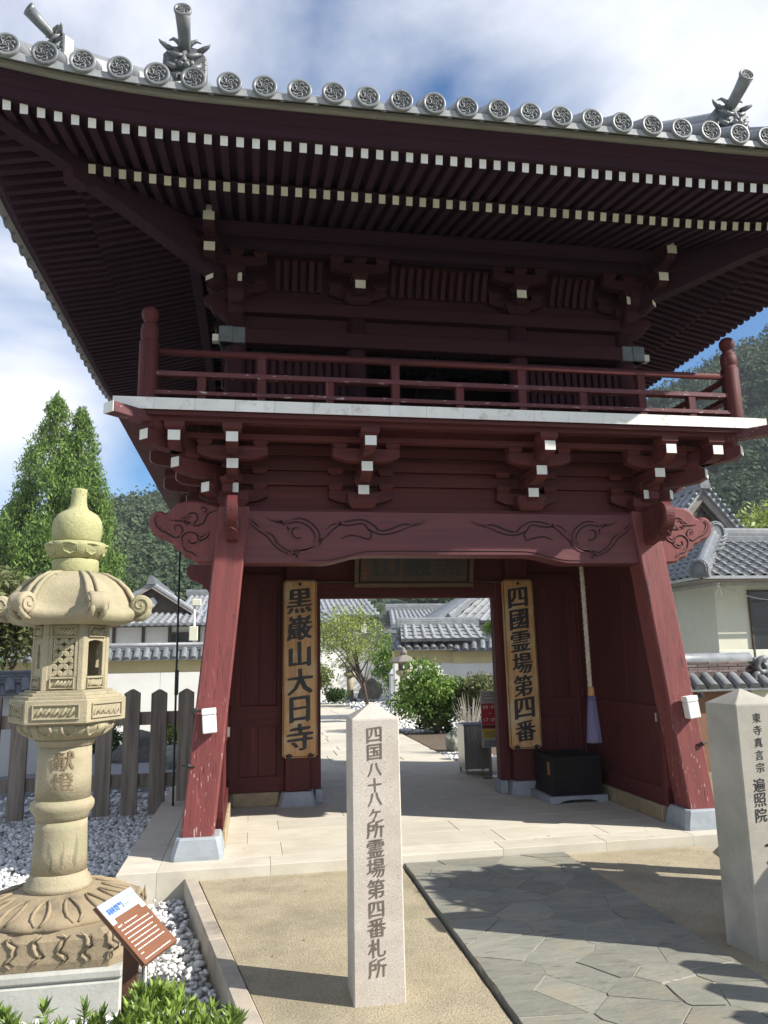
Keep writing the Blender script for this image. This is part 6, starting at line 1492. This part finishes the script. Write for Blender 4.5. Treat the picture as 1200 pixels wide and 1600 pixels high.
# bare twiggy shrub
e = empty('bare_shrub', (1.72, 5.9, .02), 'bare pale twiggy shrub above the steel bin', 'shrub'); m = MB(); rr = random.Random(4)
for i in range(70):
    a = rr.uniform(0, 6.28); s = rr.uniform(.05, .30); h = rr.uniform(.6, 1.02); m.tube([(1.72+.03*math.cos(a), 5.9+.03*math.sin(a), .02), (1.72+s*.4*math.cos(a), 5.9+s*.4*math.sin(a), h*.55), (1.72+s*math.cos(a), 5.9+s*math.sin(a), h)], [.007, .005, .002], 4)
m.build('twigs', M('pale_twig', (.42, .38, .32), (.3, .27, .23), .9), e)
# azalea in the foreground : upright rosettes
def rosette(V, F, c, ax_, n, ln):
    ax_ = ax_/np.linalg.norm(ax_); t = np.cross(ax_, [0.3, .8, .1]); t /= np.linalg.norm(t); b = np.cross(ax_, t)
    for i in range(n):
        a = i*2.4+rng.uniform(-.2, .2); el = rng.uniform(.35, 1.25)*(.55+.5*i/n); d = ax_*math.cos(el)+(t*math.cos(a)+b*math.sin(a))*math.sin(el); d /= np.linalg.norm(d)
        s = np.cross(d, ax_); s /= (np.linalg.norm(s)+1e-6); nrm = np.cross(s, d); l = ln*rng.uniform(.7, 1.15); w = l*.14; o = c-ax_*.02*i/n*2
        k = len(V); V += [o, o+d*l*.45+s*w+nrm*l*.03, o+d*l*.45-nrm*0-nrm*l*.02, o+d*l*.45-s*w+nrm*l*.03, o+d*l-nrm*l*.06]
        F += [(k, k+1, k+2), (k, k+2, k+3), (k+1, k+4, k+2), (k+2, k+4, k+3)]
V, F = [], []; e = empty('azalea_bush', (-2.2, -3.35, -.15), 'bright green azalea bush with upright leaf rosettes in the bottom left corner', 'shrub'); m = MB()
for i in range(620):
    x = rng.uniform(-2.78, -1.80); y = rng.uniform(-3.95, -3.12); env = .285-.22*max(0, x+1.98)-.12*max(0, -2.55-x)-.30*max(0, -3.45-y)+.045*math.sin(9*x+2)+.03*math.sin(17*x)+rng.uniform(-.13, .035)
    c = np.array([x, y, max(-.05, env)]); ax_ = np.array([rng.normal()*.28, rng.normal()*.28, 1.]); rosette(V, F, c, ax_, 17, .058)
    if i % 2 == 0: m.tube([(x*.75-2.15*.25, y, -.14), (x-.01, y+.01, c[2]*.5), tuple(c)], [.006, .005, .003], 5)
rawmesh('leaves', V, F, leafmat('azalea_leaf', (.26, .36, .075), (.12, .20, .045), .45, .35, .42), e); m.build('stems', bark, e)

# fallen leaves and grit on the paving
P = np.stack([rng.uniform(-2.1, 2.0, 90), rng.uniform(-3.6, 1.2, 90), np.zeros(90)], 1); P[:, 2] = np.where(P[:, 1] > -.3, .084, np.where((P[:, 0] > PX0-.02) & (P[:, 0] < PX1+.02), .034, .005)); P = P[~((P[:, 1] > -.36) & (P[:, 1] < -.2))]
V, F = quads(P, .011, .55, np.tile([0, 0, 6.], (len(P), 1))); V = V.reshape(-1, 4, 3); V[:, :, 2] = P[:, None, 2]+np.abs(V[:, :, 2]-P[:, None, 2]).clip(0, .004)+.001; rawmesh('fallen_leaves', V.reshape(-1, 3), F, leafmat('dry_leaf', (.22, .13, .05), (.30, .24, .10)), kind='stuff')
stones('grit', scatter(160, -1.95, 1.9, -3.7, -.3, .0, lambda x, y: (x > kx(y)+.12) & (x < 1.5), .001)+np.array([0, 0, .003]), .0032, kerbm, kind='stuff')

# ------------------------------------------------------------------ wooded hills
def hz(x, y):
    x = np.asarray(x, float); y = np.asarray(y, float)
    rg = np.interp(x, [-140, -75, -50, -40, -30, -24, -20, -8, 6, 25, 40, 70, 90, 105, 120, 150, 260], [1, 2, 6, 14, 24.5, 30, 30.4, 27, 22, 14, 15, 43, 57.5, 66, 73, 86, 116])
    t = np.clip((y-55)/95, 0, 1.6); f = np.where(t < 1, t**.9, 1-.3*(t-1)); return rg*f+1.3*np.sin(x*.13+y*.09)*np.sin(y*.11)*np.clip(t*3, 0, 1)-.5
m = MB(); xs_ = np.linspace(-160, 280, 90); ys_ = np.linspace(50, 230, 40); Vg = [(x, y, float(hz(x, y))) for y in ys_ for x in xs_]; nx_ = len(xs_)
m.add(Vg, [(j*nx_+i, j*nx_+i+1, (j+1)*nx_+i+1, (j+1)*nx_+i) for j in range(len(ys_)-1) for i in range(nx_-1)], smooth=True); m.build('wooded_hills', leaf_far2, kind='structure')
def crowns(n, x0, x1, y0, y1, per, sz):
    X_ = rng.uniform(x0, x1, n); Y_ = rng.uniform(y0, y1, n); r_ = rng.uniform(1.4, 3.4, n)*(1+.3*rng.random(n)); Z_ = hz(X_, Y_)+r_*.55
    d = rng.normal(size=(n, per, 3)); d[:, :, 2] = np.abs(d[:, :, 2])*.9-.15; d /= np.linalg.norm(d, axis=2)[:, :, None]
    lump = 1+.22*np.sin(d[:, :, 0]*5+X_[:, None])*np.sin(d[:, :, 1]*5+Y_[:, None])
    P = np.stack([X_, Y_, Z_], 1)[:, None]+d*(r_[:, None]*lump*rng.uniform(.86, 1.03, (n, per)))[:, :, None]*np.array([1, 1, 1.0]); P = P.reshape(-1, 3)
    return quads(P, sz, .75, d.reshape(-1, 3))
Vs, Fs, k = [], [], 0
for a in ((1200, -75, 8, 55, 165, 250, .30), (220, 20, 75, 55, 120, 90, .6), (1600, 60, 185, 60, 175, 210, .36), (260, -45, -8, 45, 85, 420, .22)):
    V, F = crowns(*a); Vs.append(V); Fs.append(F+k); k += len(V)
rawmesh('forest', np.concatenate(Vs), np.concatenate(Fs), leaf_far, kind='stuff')

# ------------------------------------------------------------------ fence and pine added out of frame to cast shade on the path
T_ = Matrix.Translation((2.35, -1.35, 0)) @ Matrix.Rotation(R(81), 4, 'Z')
shade_fence = fence('wooden_fence', 0.0, 12, .297, 0.0, 'unseen picket fence added at the right to shade the path', z1=1.35, T=T_)
cs, rs = blob((2.75, -2.55, 2.0), .75, 9, r0=.75); tree('shade_pine', (2.75, -2.55, -.1), 2.6, cs, rs, 14000, .08, leaf_con, 'unseen clipped pine added right of the frame to shade the path', 'tree', .08)

# ------------------------------------------------------------------ air
m = MB(); m.box(-200, 300, -12, 240, -1.2, 150); hzo = m.build('haze', [], kind='stuff')
hm = bpy.data.materials.new('haze_air'); hm.use_nodes = True; hm.node_tree.nodes.clear()
ho = nn(hm.node_tree, 'ShaderNodeOutputMaterial'); hv = nn(hm.node_tree, 'ShaderNodeVolumePrincipled'); hv.inputs['Color'].default_value = (.82, .88, 1, 1); hv.inputs['Density'].default_value = .0004
hm.node_tree.links.new(hv.outputs[0], ho.inputs['Volume']); hzo.data.materials.append(hm)
